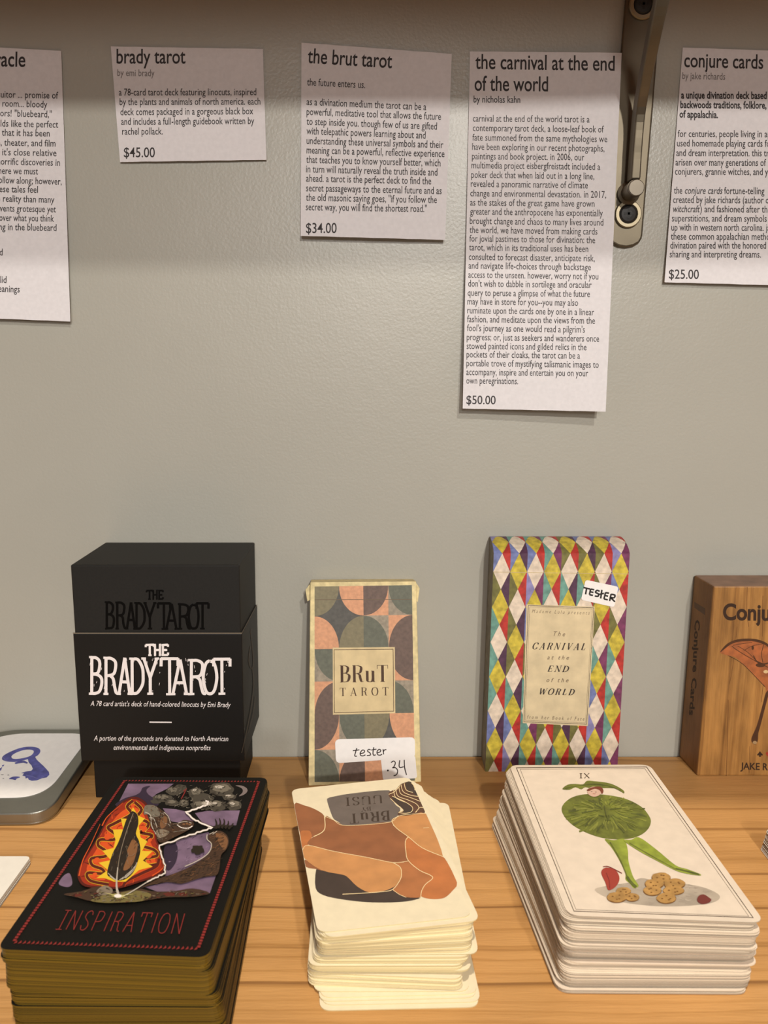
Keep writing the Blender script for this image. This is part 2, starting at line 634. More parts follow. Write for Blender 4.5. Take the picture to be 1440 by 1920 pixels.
def wall_material():
    m = bpy.data.materials.new('grey_wall_paint')
    m.use_nodes = True
    nt = m.node_tree
    b = nt.nodes['Principled BSDF']
    b.inputs['Roughness'].default_value = 0.33
    b.inputs['Specular IOR Level'].default_value = 0.42
    tc = nt.nodes.new('ShaderNodeTexCoord')

    def noise(s, d):
        n = nt.nodes.new('ShaderNodeTexNoise')
        n.inputs['Scale'].default_value = s
        n.inputs['Detail'].default_value = d
        nt.links.new(tc.outputs['Object'], n.inputs['Vector'])
        return n.outputs['Fac']
    r = nt.nodes.new('ShaderNodeValToRGB')
    r.color_ramp.elements[0].color = lin((163, 160, 149))
    r.color_ramp.elements[1].color = lin((171, 168, 157))
    nt.links.new(noise(14, 3), r.inputs['Fac'])
    nt.links.new(r.outputs['Color'], b.inputs['Base Color'])
    b1 = nt.nodes.new('ShaderNodeBump')
    b1.inputs['Strength'].default_value = 0.26
    b1.inputs['Distance'].default_value = 0.0004
    nt.links.new(noise(650, 2), b1.inputs['Height'])
    b2 = nt.nodes.new('ShaderNodeBump')
    b2.inputs['Strength'].default_value = 0.06
    b2.inputs['Distance'].default_value = 0.0012
    nt.links.new(noise(130, 2), b2.inputs['Height'])
    nt.links.new(b1.outputs['Normal'], b2.inputs['Normal'])
    nt.links.new(b2.outputs['Normal'], b.inputs['Normal'])
    return m


WOOD = wood_mat('pine_board', (198, 150, 93), (146, 104, 60), (184, 137, 81), 0.0050)
SHELF_DEPTH = 0.31
w = make('wall_back', *box_mesh(-1.3, 1.3, 0.0, 0.08, -1.1, 1.3), wall_material())
tag(w, kind='structure')

fl_ = make('floor', *box_mesh(-1.6, 1.6, -4.0, 0.08, -1.16, -1.1), mat('floor_boards', (120, 96, 74), 0.5, vary=.1, scale=3))
tag(fl_, kind='structure')

shelf = make('wooden_shelf', *box_mesh(-1.1, 1.1, -SHELF_DEPTH, -0.0004, -0.036, 0.0), WOOD)
bevel(shelf, 0.002)
tag(shelf, 'varnished pine shelf board carrying the card stacks and boxes', 'shelf')

up = make('wooden_shelf', *box_mesh(-1.1, 1.1, -0.25, -0.0004, 0.430, 0.460), WOOD)
bevel(up, 0.002)
tag(up, 'upper pine shelf board above the paper signs, held by the metal bracket', 'shelf')

# ================================================================== paper signs on the wall
PAPER = mat('white_paper', (220, 216, 217), 0.75, vary=0.02, scale=500, spec=0.25)
INK = ink((52, 47, 47))
GREY_INK = ink((128, 122, 121))
PT = 0.00016                                  # thickness of the paper


class Paper:
    """a sheet hung on the wall: its lower edge stands off a little"""
    def __init__(self, q, lift, twist=0.0, base=0.0006, right=0.0):
        self.q, self.lift, self.twist, self.base, self.right = q, lift, twist, base, right

    def off(self, px, py):
        u, v = inv_bil(self.q, (px, py))
        v = min(max(v, 0), 1)
        return self.base + self.right * max(u, 0) ** 2 + self.lift * v * v + self.twist * v * v * (u - 0.5) + 0.0005 * v * math.sin(3.1 * u)

    def at(self, px, py, eps=0.0):
        o = self.off(px, py) + PT + eps
        r = ray(px, py)
        return CAM + r * ((CAM_D - o) / r.y)


def sign(q, lift, twist, label, lines, right=0.0):
    p = Paper(q, lift, twist, right=right)
    nu, nv = 12, 20
    V, F = [], []
    for side in (0, 1):
        for j in range(nv + 1):
            for i in range(nu + 1):
                x, y = bil(q, i / nu, j / nv)
                y += (0.25 * math.sin(i * 2.3) if j in (0, nv) else 0)
                P = p.at(x, y)
                if side:
                    P = P + Vector((0, PT, 0))
                V.append(P)
    n1 = (nu + 1) * (nv + 1)
    def ix(i, j, s): return s * n1 + j * (nu + 1) + i
    for j in range(nv):
        for i in range(nu):
            F.append((ix(i, j, 0), ix(i, j + 1, 0), ix(i + 1, j + 1, 0), ix(i + 1, j, 0)))
            F.append((ix(i, j, 1), ix(i + 1, j, 1), ix(i + 1, j + 1, 1), ix(i, j + 1, 1)))
    for i in range(nu):
        F.append((ix(i, 0, 0), ix(i + 1, 0, 0), ix(i + 1, 0, 1), ix(i, 0, 1)))
        F.append((ix(i, nv, 0), ix(i, nv, 1), ix(i + 1, nv, 1), ix(i + 1, nv, 0)))
    for j in range(nv):
        F.append((ix(0, j, 0), ix(0, j, 1), ix(0, j + 1, 1), ix(0, j + 1, 0)))
        F.append((ix(nu, j, 0), ix(nu, j + 1, 0), ix(nu, j + 1, 1), ix(nu, j, 1)))
    o = make('paper_sign', V, F, PAPER, None, smooth=False)
    tag(o, label, 'sign', 'paper signs along the wall')
    pr = Print(p, 0.00005)
    for L in lines:
        s, a, b, asc = L[:4]
        opt = L[4] if len(L) > 4 else {}
        pr.text(s, a, b, asc * 1.10, opt.get('ink', INK), opt.get('bold', 0.006), opt.get('shear', 0.0))
    pr.build('printed_text', o)
    return o


def L_(f, items, asc, **opt):
    """items: text, x0, y0, x1, y1 in the enlargement f"""
    return [(s, f((x0, y0))[0], f((x1, y1))[0], asc, opt) for s, x0, y0, x1, y1 in items]


c1 = cr(0, 60, 2.7692)
sign([(-150, 81), (114.8, 95.4), (131.8, 602.8), (-138, 592)], 0.0032, 0.001,
     'long white paper sign cut off by the left edge, its title ending in acle',
     L_(c1, [('oracle', -72, 176, 131, 180)], 25, bold=0.012)
     + L_(c1, [('suitor ... promise of', -12, 340, 302, 346), ('room... bloody', 12, 387, 245, 393),
               ('horrors! "bluebeard,"', -72, 436, 268, 444), ('unfolds like the perfect', -70, 489, 302, 497),
               ('so that it has been', -38, 537, 258, 543), ('stage, theater, and film', -80, 588, 288, 595),
               ("and it's close relative", -62, 638, 293, 645), ('horrific discoveries in', -14, 688, 311, 695),
               ('here we must', -8, 736, 197, 740), ('follow along; however,', -18, 784, 320, 793),
               ('these tales feel', -38, 831, 197, 835), ('in reality than many', -24, 880, 282, 887),
               ('events grotesque yet', -18, 931, 290, 937), ('over what you think', -4, 980, 280, 985),
               ('living in the bluebeard', -48, 1027, 293, 1033), ('and', -40, 1158, 13, 1160),
               ('solid', -36, 1301, 33, 1303), ('meanings', -38, 1348, 102, 1352)], 11.5))

sign([(207.7, 87), (493, 91.8), (499.6, 299.5), (225, 303.8)], 0.0012, 0.0,
     'short white paper sign priced $45.00, hung high above the black box',
     L_(c1, [('brady tarot', 605, 163, 963, 163)], 24.5, bold=0.010)
     + L_(c1, [('by emi brady', 609, 228, 802, 230)], 11.5, ink=GREY_INK)
     + L_(c1, [('a 78-card tarot deck featuring linocuts, inspired', 617, 330, 1331, 328),
               ('by the plants and animals of north america. each', 621, 380, 1352, 377),
               ('deck comes packaged in a gorgeous black box', 625, 432, 1315, 427),
               ('and includes a full-length guidebook written by', 629, 482, 1320, 478),
               ('rachel pollack.', 634, 533, 845, 532)], 11.8)
     + L_(c1, [('$45.00', 643, 650, 804, 650)], 16.5))

c2 = cr(540, 60, 2.25)
sign([(565.3, 80), (847, 101), (834.7, 449.8), (563.6, 442.2)], 0.0046, -0.001,
     'white paper sign priced $34.00, hung above the circle-patterned box',
     L_(c2, [('the brut tarot', 82, 130, 438, 152)], 25, bold=0.010)
     + L_(c2, [('the future enters us.', 80, 225, 325, 237), ('as a divination medium the tarot can be a', 78, 308, 583, 330),
               ('powerful, meditative tool that allows the future', 78, 350, 645, 371),
               ('to step inside you. though few of us are gifted', 78, 391, 628, 412),
               ('with telepathic powers learning about and', 78, 431, 580, 450),
               ('understanding these universal symbols and their', 78, 472, 655, 490),
               ('meaning can be a powerful, reflective experience', 78, 512, 660, 528),
               ('that teaches you to know yourself better, which', 77, 552, 643, 567),
               ('in turn will naturally reveal the truth inside and', 76, 592, 630, 606),
               ('ahead. a tarot is the perfect deck to find the', 76, 631, 604, 643),
               ('secret passageways to the eternal future and as', 76, 672, 648, 684),
               ('the old masonic saying goes, "if you follow the', 76, 712, 628, 722),
               ('secret way, you will find the shortest road."', 75, 752, 585, 760)], 12.3)
     + L_(c2, [('$34.00', 76, 848, 205, 848)], 17))

c3 = cr(840, 440, 4.235)
sign([(881.3, 96.4), (1165.8, 99), (1135.6, 771.8), (867.6, 766)], 0.0085, 0.0005,
     'longest white paper sign, fully in view, priced $50.00, overlapping the metal bracket',
     L_(c2, [('the carnival at the end', 790, 155, 1378, 163), ('of the world', 787, 247, 1097, 250)], 25, bold=0.010)
     + L_(c2, [('by nicholas kahn', 783, 297, 980, 299)], 11.5, bold=0.010)
     + L_(c2, [('carnival at the end of the world tarot is a', 780, 378, 1272, 382),
               ('contemporary tarot deck, a loose-leaf book of', 780, 418, 1332, 424),
               ('fate summoned from the same mythologies we', 778, 458, 1347, 465),
               ('have been exploring in our recent photographs,', 777, 497, 1335, 505),
               ('paintings and book project. in 2006, our', 776, 537, 1250, 542),
               ('multimedia project eisbergfreistadt included a', 774, 575, 1317, 582),
               ('poker deck that when laid out in a long line,', 773, 615, 1292, 622),
               ('revealed a panoramic narrative of climate', 771, 653, 1265, 660),
               ('change and environmental devastation. in 2017,', 769, 693, 1342, 700),
               ('as the stakes of the great game have grown', 768, 732, 1293, 738),
               ('greater and the anthropocene has exponentially', 768, 770, 1328, 778),
               ('brought change and chaos to many lives around', 767, 810, 1330, 817),
               ('the world, we have moved from making cards', 766, 848, 1305, 855)], 11.6, bold=0.002)
     + L_(c3, [('for jovial pastimes to those for divination: the', 170, 55, 1168, 68),
               ('tarot, which in its traditional uses has been', 168, 125, 1113, 138),
               ('consulted to forecast disaster, anticipate risk,', 165, 200, 1165, 213),
               ('and navigate life-choices through backstage', 163, 270, 1135, 283),
               ('access to the unseen. however, worry not if you', 161, 342, 1193, 356),
               ("don't wish to dabble in sortilege and oracular", 160, 412, 1140, 424),
               ('query to peruse a glimpse of what the future', 156, 485, 1127, 496),
               ('may have in store for you--you may also', 154, 555, 1033, 565),
               ('ruminate upon the cards one by one in a linear', 153, 625, 1160, 640),
               ('fashion, and meditate upon the views from the', 152, 695, 1167, 708),
               ("fool's journey as one would read a pilgrim's", 151, 766, 1087, 778),
               ('progress; or, just as seekers and wanderers once', 149, 838, 1200, 850),
               ('stowed painted icons and gilded relics in the', 148, 908, 1100, 918),
               ('pockets of their cloaks, the tarot can be a', 147, 975, 1048, 985),
               ('portable trove of mystifying talismanic images to', 146, 1045, 1197, 1057),
               ('accompany, inspire and entertain you on your', 145, 1115, 1113, 1125),
               ('own peregrinations.', 145, 1183, 557, 1188)], 11.4, bold=0.002)
     + L_(c3, [('$50.00', 146, 1345, 378, 1347)], 14.5), right=0.0034)

c7 = cr(1220, 80, 4.173)
sign([(1280, 89), (1560, 99), (1536, 537), (1245.9, 529.3)], 0.0024, 0.0,
     'white paper sign priced $25.00, right of the metal bracket',
     L_(c7, [('conjure cards', 262, 190, 880, 204)], 24, bold=0.010)
     + L_(c7, [('by jake richards', 248, 284, 583, 290)], 11.5, ink=GREY_INK)
     + L_(c7, [('a unique divination deck based', 238, 436, 908, 440), ('backwoods traditions, folklore,', 232, 511, 906, 516),
               ('of appalachia.', 225, 585, 528, 590)], 12, bold=0.028)
     + L_(c7, [('for centuries, people living in appalachia', 212, 738, 1120, 741), ('used homemade playing cards for', 206, 812, 960, 815),
               ('and dream interpretation. this tradition', 200, 887, 1075, 890), ('arisen over many generations of', 194, 961, 903, 965),
               ('conjurers, grannie witches, and yarb', 190, 1033, 990, 1037), ('the', 182, 1181, 247, 1182),
               ('fortune-telling', 575, 1184, 890, 1186), ('created by jake richards (author of', 175, 1254, 945, 1258),
               (') and fashioned after the', 386, 1327, 942, 1330), ('superstitions, and dream symbols', 166, 1399, 908, 1402),
               ('up with in western north carolina. jake', 162, 1470, 985, 1473), ('these common appalachian methods', 158, 1541, 985, 1543),
               ('divination paired with the honored', 153, 1611, 903, 1612), ('sharing and interpreting dreams.', 149, 1680, 863, 1682)], 11.8)
     + L_(c7, [('conjure cards', 268, 1182, 562, 1184), ('witchcraft', 175, 1326, 385, 1328)], 11.8, shear=0.22)
     + L_(c7, [('$25.00', 143, 1846, 377, 1848)], 15.5))

# ================================================================== metal shelf bracket
STEEL = mat('satin_nickel', (104, 95, 79), 0.42, metal=0.75, vary=0.06, scale=60)
STEEL2 = mat('brushed_steel', (112, 104, 92), 0.42, metal=0.8, vary=0.05, scale=80)
BRASS = mat('nickel_washer', (150, 138, 114), 0.42, metal=0.75)
DARKMETAL = mat('black_screw', (44, 42, 40), 0.55, metal=0.3)
RECESS = mat('screw_recess', (22, 18, 14), 0.6)

PLATE_Y = -0.0028
wp = wall_plane(PLATE_Y)
br = empty('shelf_bracket', wp.at(1178, 402) * 1.0 + Vector((0, -PLATE_Y, 0)))
tag(br, 'satin metal shelf bracket screwed to the wall beside the longest paper sign', 'bracket')
outline = [(1246, -60), (1225.5, 200), (1205.5, 440)] + [(1204, 447), (1199, 455), (1188, 461.5), (1174, 464), (1160, 462), (1149, 456), (1140, 446)] \
    + [(1137, 436), (1157.5, 200), (1178, -60)]
fr = [wp.at(*p) for p in outline]
bk = [Vector((p.x, -0.0001, p.z)) for p in fr]
o = make('wall_plate', *prism(fr, bk), STEEL, br)
bevel(o, 0.0011, 3)


def disc_lathe(center, prof, n=40, squash=None):
    """surface of revolution about the wall normal; prof = (radius, distance from the wall)"""
    V, F = [], []
    for r, d in prof:
        for i in range(n):
            a = 2 * math.pi * i / n
            V.append(Vector((center.x + r * math.cos(a), -d, center.z + r * math.sin(a))))
    for j in range(len(prof) - 1):
        for i in range(n):
            F.append((j * n + i, j * n + (i + 1) % n, (j + 1) * n + (i + 1) % n, (j + 1) * n + i))
    F.append(tuple(range(n - 1, -1, -1)))
    F.append(tuple((len(prof) - 1) * n + i for i in range(n)))
    return V, F


def screw(px, py, rpx):
    c = wp.at(px, py)
    k = (CAM_D * 0.99) / FPX
    R, r = rpx * k, rpx * 0.66 * k
    d = -PLATE_Y
    ws = make('washer', *disc_lathe(c, [(R, d - 0.0004), (R, d + 0.0012), (R * 0.93, d + 0.0019), (r * 1.08, d + 0.0019), (r, d + 0.0010), (r * 0.9, d + 0.0006)]), BRASS, br, smooth=False)
    s = make('screw', *disc_lathe(c, [(r, d + 0.0006), (r, d + 0.0013), (r * 0.8, d + 0.0021), (r * 0.4, d + 0.0024)]), DARKMETAL, br)
    a, b = r * 0.52, r * 0.13
    V, F = join([prism([c + Vector((x, -0.00245, z)) for x, z in q], [c + Vector((x, -0.0018, z)) for x, z in q])
                 for q in ([(-a, -b), (a, -b), (a, b), (-a, b)], [(-b, -a), (b, -a), (b, a), (-b, a)])])
    make('cross_recess', V, F, RECESS, s)


screw(1176.7, 402, 24)
screw(1204.5, 10.5, 24)

# pivot pin and strut that rises and leans out to the upper shelf
PIN_Y = -0.0185
pc = wall_plane(PIN_Y).at(1193.7, 351.6)
hexa = [(pc.x + 0.0047 * math.cos(a), pc.z + 0.0047 * math.sin(a)) for a in [math.pi / 3 * i + 0.35 for i in range(6)]]
o = make('pivot_head', *prism([Vector((x, PIN_Y, z)) for x, z in round_poly([Vector((x, z)) for x, z in hexa], 0.0022, 3)],
                              [Vector((x, PIN_Y + 0.0022, z)) for x, z in round_poly([Vector((x, z)) for x, z in hexa], 0.0022, 3)]), STEEL2, br)
bevel(o, 0.0004, 2)
make('pivot_pin', *disc_lathe(pc, [(0.0058, 0.0026), (0.0058, 0.0050), (0.0043, 0.0056), (0.0043, -PIN_Y - 0.0018)]), STEEL, br, smooth=False)
# (left pixel, right pixel, y pixel, distance of its front face from the wall): flat along the plate, then bent out
STRUT = [(1183.5, 1201.5, 336, 0.0165), (1188, 1205.5, 273, 0.0172), (1194.5, 1213, 200, 0.0200), (1211, 1233, 104, 0.0380), (1229, 1254, 12, 0.0600), (1262, 1291, -120, 0.1000), (1330, 1372, -400, 0.1300)]
STRUT2 = []
for i in range(len(STRUT) - 1):                # smooth bend
    p0, p1, p2, p3 = STRUT[max(i - 1, 0)], STRUT[i], STRUT[i + 1], STRUT[min(i + 2, len(STRUT) - 1)]
    for k in range(5):
        t = k / 5
        m1, m2 = [[(b - a) / (bb - aa) * (p2[2] - p1[2]) if bb != aa else 0 for a, b in zip(A_, B_)] for A_, B_, aa, bb in ((p0, p2, p0[2], p2[2]), (p1, p3, p1[2], p3[2]))]
        h = (2 * t ** 3 - 3 * t * t + 1, t ** 3 - 2 * t * t + t, -2 * t ** 3 + 3 * t * t, t ** 3 - t * t)
        STRUT2.append(tuple(h[0] * a + h[1] * ma + h[2] * b + h[3] * mb for a, b, ma, mb in zip(p1, p2, m1, m2)))
STRUT = STRUT2 + [STRUT[-1]]
V, F = [], []
for l_, r_, y_, d_ in STRUT:
    pl = wall_plane(-d_)
    A_, B_ = pl.at(l_, y_), pl.at(r_, y_)
    V += [A_, B_, B_ + Vector((0, 0.0085, 0)), A_ + Vector((0, 0.0085, 0))]
for i in range(len(STRUT) - 1):
    F += [(i * 4 + k, i * 4 + (k + 1) % 4, i * 4 + 4 + (k + 1) % 4, i * 4 + 4 + k) for k in range(4)]
F += [(3, 2, 1, 0), tuple(len(V) - 4 + k for k in range(4))]
o = make('strut', V, F, STEEL, br)
bevel(o, 0.0008, 3)

# ================================================================== black box with a printed sleeve
BLACK = mat('black_card', (30, 28, 25), 0.6, vary=0.08, scale=900, spec=0.25)
BLACK_SLEEVE = mat('black_sleeve', (20, 17, 14), 0.5, vary=0.06, scale=700, spec=0.25)
BLACK_BASE = mat('black_base', (20, 17, 14), 0.6, spec=0.2)
GLOSS_INK = mat('black_gloss_ink', (9, 8, 7), 0.35, spec=0.1)
WHITE_INK = ink((236, 226, 222))
GOLD_RIM = ink((120, 108, 92))

FY, BY = -0.0565, -0.0012
fp = wall_plane(FY)
tl, tr_ = fp.at(131.9, 1059.4), fp.at(448.5, 1059.4)
ZT = (tl.z + tr_.z) / 2
bl, brr = fp.at(155.6, 1426), fp.at(456.4, 1423)
bk_l, bk_r = wall_plane(BY).at(199, 1014.5), wall_plane(BY).at(476, 1015.5)
dxb = ((bk_l.x - tl.x) + (bk_r.x - tr_.x)) / 2 * 1.0
def lerp_edge(z):
    """left and right x of the box at height z (it is racked a little)"""
    t = (z - bl.z) / (ZT - bl.z)
    return bl.x + (tl.x - bl.x) * t, brr.x + (tr_.x - brr.x) * t
ZS = fp.at(300, 1187.5).z                      # top of the sleeve at the front
ZSB = bl.z                                      # bottom of the sleeve
def hexa_block(z0, z1f, z1b, inset, fy, by, grow=0.0):
    a0, b0 = lerp_edge(z0)
    a1, b1 = lerp_edge(z1f)
    a2, b2 = lerp_edge(z1b)
    a0 += inset - grow; a1 += inset - grow; a2 += inset - grow
    b0 -= inset - grow; b1 -= inset - grow; b2 -= inset - grow
    f = [Vector((a0, fy, z0)), Vector((b0, fy, z0)), Vector((b1, fy, z1f)), Vector((a1, fy, z1f))]
    b = [Vector((a0 + dxb, by, z0)), Vector((b0 + dxb, by, z0)), Vector((b2 + dxb, by, z1b)), Vector((a2 + dxb, by, z1b))]
    return prism(f, b)
bx = empty('card_box', (((bl.x + brr.x) / 2), -0.028, 0))
tag(bx, 'large black box with white lettering, standing behind the gold-edged stack', 'box')
o = make('base', *hexa_block(0.0, ZSB + 0.004, ZSB + 0.004, 0.0030, -0.0500, BY - 0.003), BLACK_BASE, bx)
bevel(o, 0.0006)
lid = make('lid', *hexa_block(ZSB + 0.006, ZT, ZT, 0.0, FY, BY), BLACK, bx)
bevel(lid, 0.0007)
zsb = wall_plane(BY).at(480, 1134).z
SL = 0.0007
slv = make('sleeve', *hexa_block(ZSB, ZS, zsb, 0.0, FY - SL, BY + 0.0004, SL), BLACK_SLEEVE, bx)
bevel(slv, 0.0005)
c6 = cr(120, 1000, 3.7895)
lp = wall_plane(FY)
sp_ = wall_plane(FY - SL)

LET = [('B', 178, 276, 880, 1140), ('R', 276, 388, 884, 1140), ('A', 380, 482, 884, 1140), ('D', 462, 572, 890, 1140),
       ('Y', 555, 672, 890, 1140), ('T', 688, 812, 888, 1142), ('A', 762, 888, 896, 1142), ('R', 878, 1010, 900, 1142),
       ('O', 985, 1090, 905, 1140), ('T', 1062, 1182, 890, 1140)]
def brady_title(pr, m, fx, fy_, w):
    for ch, x0, x1, y0, y1 in LET:
        q = [(fx(x0), fy_(y0)), (fx(x1), fy_(y0)), (fx(x1), fy_(y1)), (fx(x0), fy_(y1))]
        q = c6(*q)
        pr.glyph(ch, q, w, m, 'mono', 0.75, rough=0.35)
    for ch, x0, x1 in (('T', 580, 640), ('H', 636, 692), ('E', 690, 745)):
        q = c6((fx(x0), fy_(792)), (fx(x1), fy_(790)), (fx(x1), fy_(866)), (fx(x0), fy_(866)))
        pr.glyph(ch, q, w * 0.72, m, 'mono', 0.8, rough=0.25)
pr = Print(sp_)
brady_title(pr, WHITE_INK, lambda x: x, lambda y: y, 5.6)
for k in range(46):                             # ragged cut marks round the letters
    x = random.uniform(185, 1165)
    y = random.choice((random.uniform(885, 930), random.uniform(1085, 1140), random.uniform(930, 1090)))
    a = random.uniform(1.2, 1.9)
    l = random.uniform(8, 22)
    pr.stroke(c6((x, y), (x + l * math.cos(a), y + l * math.sin(a))), 0.7, WHITE_INK, False)
pr.text('A 78 card artist\'s deck of hand-colored linocuts by Emi Brady', *c6((188, 1226), (1184, 1236)), 9.6, WHITE_INK, 0.0, 0.22)
pr.poly(c6((607, 1337), (765, 1338), (765, 1347), (607, 1346)), WHITE_INK)
pr.text('A portion of the proceeds are donated to North American', *c6((212, 1473), (1167, 1477)), 9.4, WHITE_INK, 0.0, 0.22)
pr.text('environmental and indigenous nonprofits', *c6((352, 1538), (1041, 1541)), 9.4, WHITE_INK, 0.0, 0.22)
pr.build('printed_lettering', slv, 'white lettering on the black sleeve')
pr = Print(lp)
fx = lambda x: 290 + (x - 178) * (1028 - 290) / (1182 - 178)
fy_ = lambda y: 490 + (y - 882) * (678 - 490) / (1140 - 882) if y > 875 else 405 + (y - 790) * (468 - 405) / (866 - 790)
brady_title(pr, GLOSS_INK, fx, fy_, 4.6)
pr.build('printed_lettering', lid, 'glossy black lettering on the matte black lid')
# thin pale card edge along the sleeve's cut
V, F = [], []
a1, b1 = lerp_edge(ZS)
rim = [Vector((a1 - SL, FY - SL, ZS)), Vector((b1 + SL, FY - SL, ZS)), Vector((b1 + SL + dxb, BY, zsb))]
q = []
for p in rim:
    q.append((p, p + Vector((0, 0, 0.0005))))
V = [v for pr_ in q for v in pr_] + [v + Vector((0, 0.0004, 0)) for pr_ in q for v in pr_]
F = [(0, 2, 3, 1), (2, 4, 5, 3), (6, 7, 9, 8), (8, 9, 11, 10), (1, 3, 9, 7), (3, 5, 11, 9), (0, 6, 8, 2), (2, 8, 10, 4)]
make('cut_edge', V, F, GOLD_RIM, slv)
# faint drawing on the sleeve's right side
sd = Plane((b1 + SL, FY, ZS), (1, -dxb / (BY - FY), 0))
pr = Print(sd)
FAINT = ink((92, 84, 74))
pr.stroke(c6((1325, 800), (1312, 900), (1330, 960), (1345, 930), (1340, 830), (1326, 700), (1340, 680)), 1.2, FAINT)
pr.stroke(c6((1340, 960), (1348, 1080), (1330, 1240), (1300, 1400), (1262, 1560)), 1.2, FAINT)
pr.stroke(c6((1360, 1160), (1345, 1280), (1310, 1420)), 1.0, FAINT)
pr.build('printed_drawing', slv)

# ================================================================== slim box with the circle pattern (leaning back on the wall)
CREAM = mat('cream_card', (222, 204, 152), 0.7, vary=0.10, scale=260)
CREAM2 = mat('cream_label', (214, 192, 146), 0.7, vary=0.05, scale=160)
P_CHAR = mat('print_charcoal', (84, 81, 75), 0.6, vary=0.10, scale=500)
P_OLIVE = mat('print_olive', (126, 117, 89), 0.6, vary=0.08, scale=500)
P_GREEN = mat('print_greygreen', (99, 101, 86), 0.6, vary=0.08, scale=500)
P_BROWN = mat('print_brown', (104, 84, 74), 0.6, vary=0.10, scale=500)
P_PEACH = mat('print_peach', (210, 152, 114), 0.6, vary=0.07, scale=500)
P_TAUPE = mat('print_taupe', (151, 139, 120), 0.6, vary=0.12, scale=500)
P_INK = ink((78, 56, 42))
STICKER = mat('white_sticker', (240, 236, 232), 0.5, vary=0.015, scale=300)
PEN = ink((42, 28, 26))

sh = shelf_plane(0.0)
b_l, b_r = sh.at(578.3, 1473.6), sh.at(789.8, 1466.5)
t_l, t_r = wall_plane(-0.0185).at(581.6, 1091.5), wall_plane(-0.0170).at(780.5, 1090)
nrm = (b_r - b_l).cross(t_l - b_l)
bp = Plane(b_l, nrm)
t_l, t_r = bp.at(581.6, 1091.5), bp.at(780.5, 1090)
DEP = 0.0165
back = -bp.n * DEP
bt = empty('card_box', (b_l + b_r) / 2 + Vector((0, 0.01, 0)))
tag(bt, 'slim cream box with brown and peach circles, leaning on the wall behind the skewed stack', 'box')
lift = Vector((0, 0, -(b_l + back).z)) if (b_l + back).z < 0 else Vector((0, 0, 0))
body = make('box_body', *prism([b_l, b_r, t_r, t_l], [b_l + back + lift, b_r + back + lift, t_r + back, t_l + back]), CREAM, bt)
bevel(body, 0.0005)
c8 = cr(540, 1070, 4.5714)
pr = Print(bp, 0.00006)
XS_T, XS_B = [228, 437, 645, 859, 1062], [228, 440, 660, 875, 1088]
YS = [130, 385, 667, 945, 1225, 1530, 1806]
def tp(u, v):
    """pattern grid: u in columns, v in rows"""
    i = min(int(v), 5)
    y = YS[i] + (YS[i + 1] - YS[i]) * (v - i)
    y += -(u - 2) * 3
    t = (y - 130) / 1676
    j = min(int(u), 3)
    xt = XS_T[j] + (XS_T[j + 1] - XS_T[j]) * (u - j)
    xb = XS_B[j] + (XS_B[j + 1] - XS_B[j]) * (u - j)
    return (xt + (xb - xt) * t, y)
TILES = {(0, 0): (P_CHAR, P_OLIVE, 'TL'), (1, 0): (P_CHAR, P_PEACH, 'TR'), (2, 0): (P_PEACH, P_BROWN, 'TL'), (3, 0): (P_TAUPE, P_GREEN, 'TR'),
         (0, 1): (P_CHAR, P_PEACH, 'BL'), (1, 1): (P_CHAR, P_OLIVE, 'BR'), (2, 1): (P_TAUPE, P_GREEN, 'BL'), (3, 1): (P_PEACH, P_BROWN, 'BR'),
         (0, 2): (P_TAUPE, P_GREEN, 'TR'), (1, 2): (P_PEACH, P_BROWN, 'TL'), (2, 2): (P_CHAR, P_OLIVE, 'TR'), (3, 2): (P_PEACH, P_BROWN, 'TR'),
         (0, 3): (P_PEACH, P_BROWN, 'BR'), (1, 3): (P_TAUPE, P_GREEN, 'BL'), (2, 3): (P_CHAR, P_PEACH, 'BR'), (3, 3): (P_TAUPE, P_GREEN, 'BL'),
         (0, 4): (P_PEACH, P_BROWN, 'TL'), (1, 4): (P_TAUPE, P_GREEN, 'TR'), (2, 4): (P_CHAR, P_OLIVE, 'TL'), (3, 4): (P_CHAR, P_PEACH, 'TR'),
         (0, 5): (P_TAUPE, P_GREEN, 'BL'), (1, 5): (P_PEACH, P_BROWN, 'BR'), (2, 5): (P_CHAR, P_PEACH, 'BL'), (3, 5): (P_TAUPE, P_GREEN, 'BR')}
for (i, j), (bgm, fgm, cn) in TILES.items():
    e = 0.012
    pr.poly(c8(tp(i, j), tp(i + 1, j), tp(i + 1, j + .9999), tp(i, j + .9999)), bgm, layer=0)
    if (i, j) == (3, 2):
        pass
    cx, cy = (i if cn[1] == 'L' else i + 1), (j if cn[0] == 'T' else j + 0.9999)
    sx, sy = (1 if cn[1] == 'L' else -1), (1 if cn[0] == 'T' else -1)
    arc = [(cx, cy)] + [(cx + sx * math.sin(a) * 0.995, cy + sy * math.cos(a) * 0.995) for a in [math.pi / 2 * k / 14 for k in range(15)]]
    pr.poly(c8(*[tp(min(max(u, 0), 4), min(max(v, 0), 5.9999)) for u, v in arc]), fgm, layer=1)
lab = c8((383, 660), (915, 655), (920, 1222), (385, 1235))
pr.poly(lab, CREAM2, layer=2)
pr.quadline(c8((393, 675), (903, 670), (908, 1207), (395, 1220)), 1.1, P_INK, layer=3)
pr.word('BRuT', *c8((446, 956), (858, 950)), 31, 5.0, P_INK, 'didone', 0.2, gap=0.12, small=0.66, layer=3)
pr.word('TAROT', *c8((446, 1074), (862, 1067)), 15, 2.2, P_INK, 'didone', 0.32, gap=0.50, layer=3)
pr.poly(c8((228, 246), (1062, 243), (1062, 249), (228, 252)), ink((112, 96, 78)), layer=2)
pr.build('printed_pattern', body)
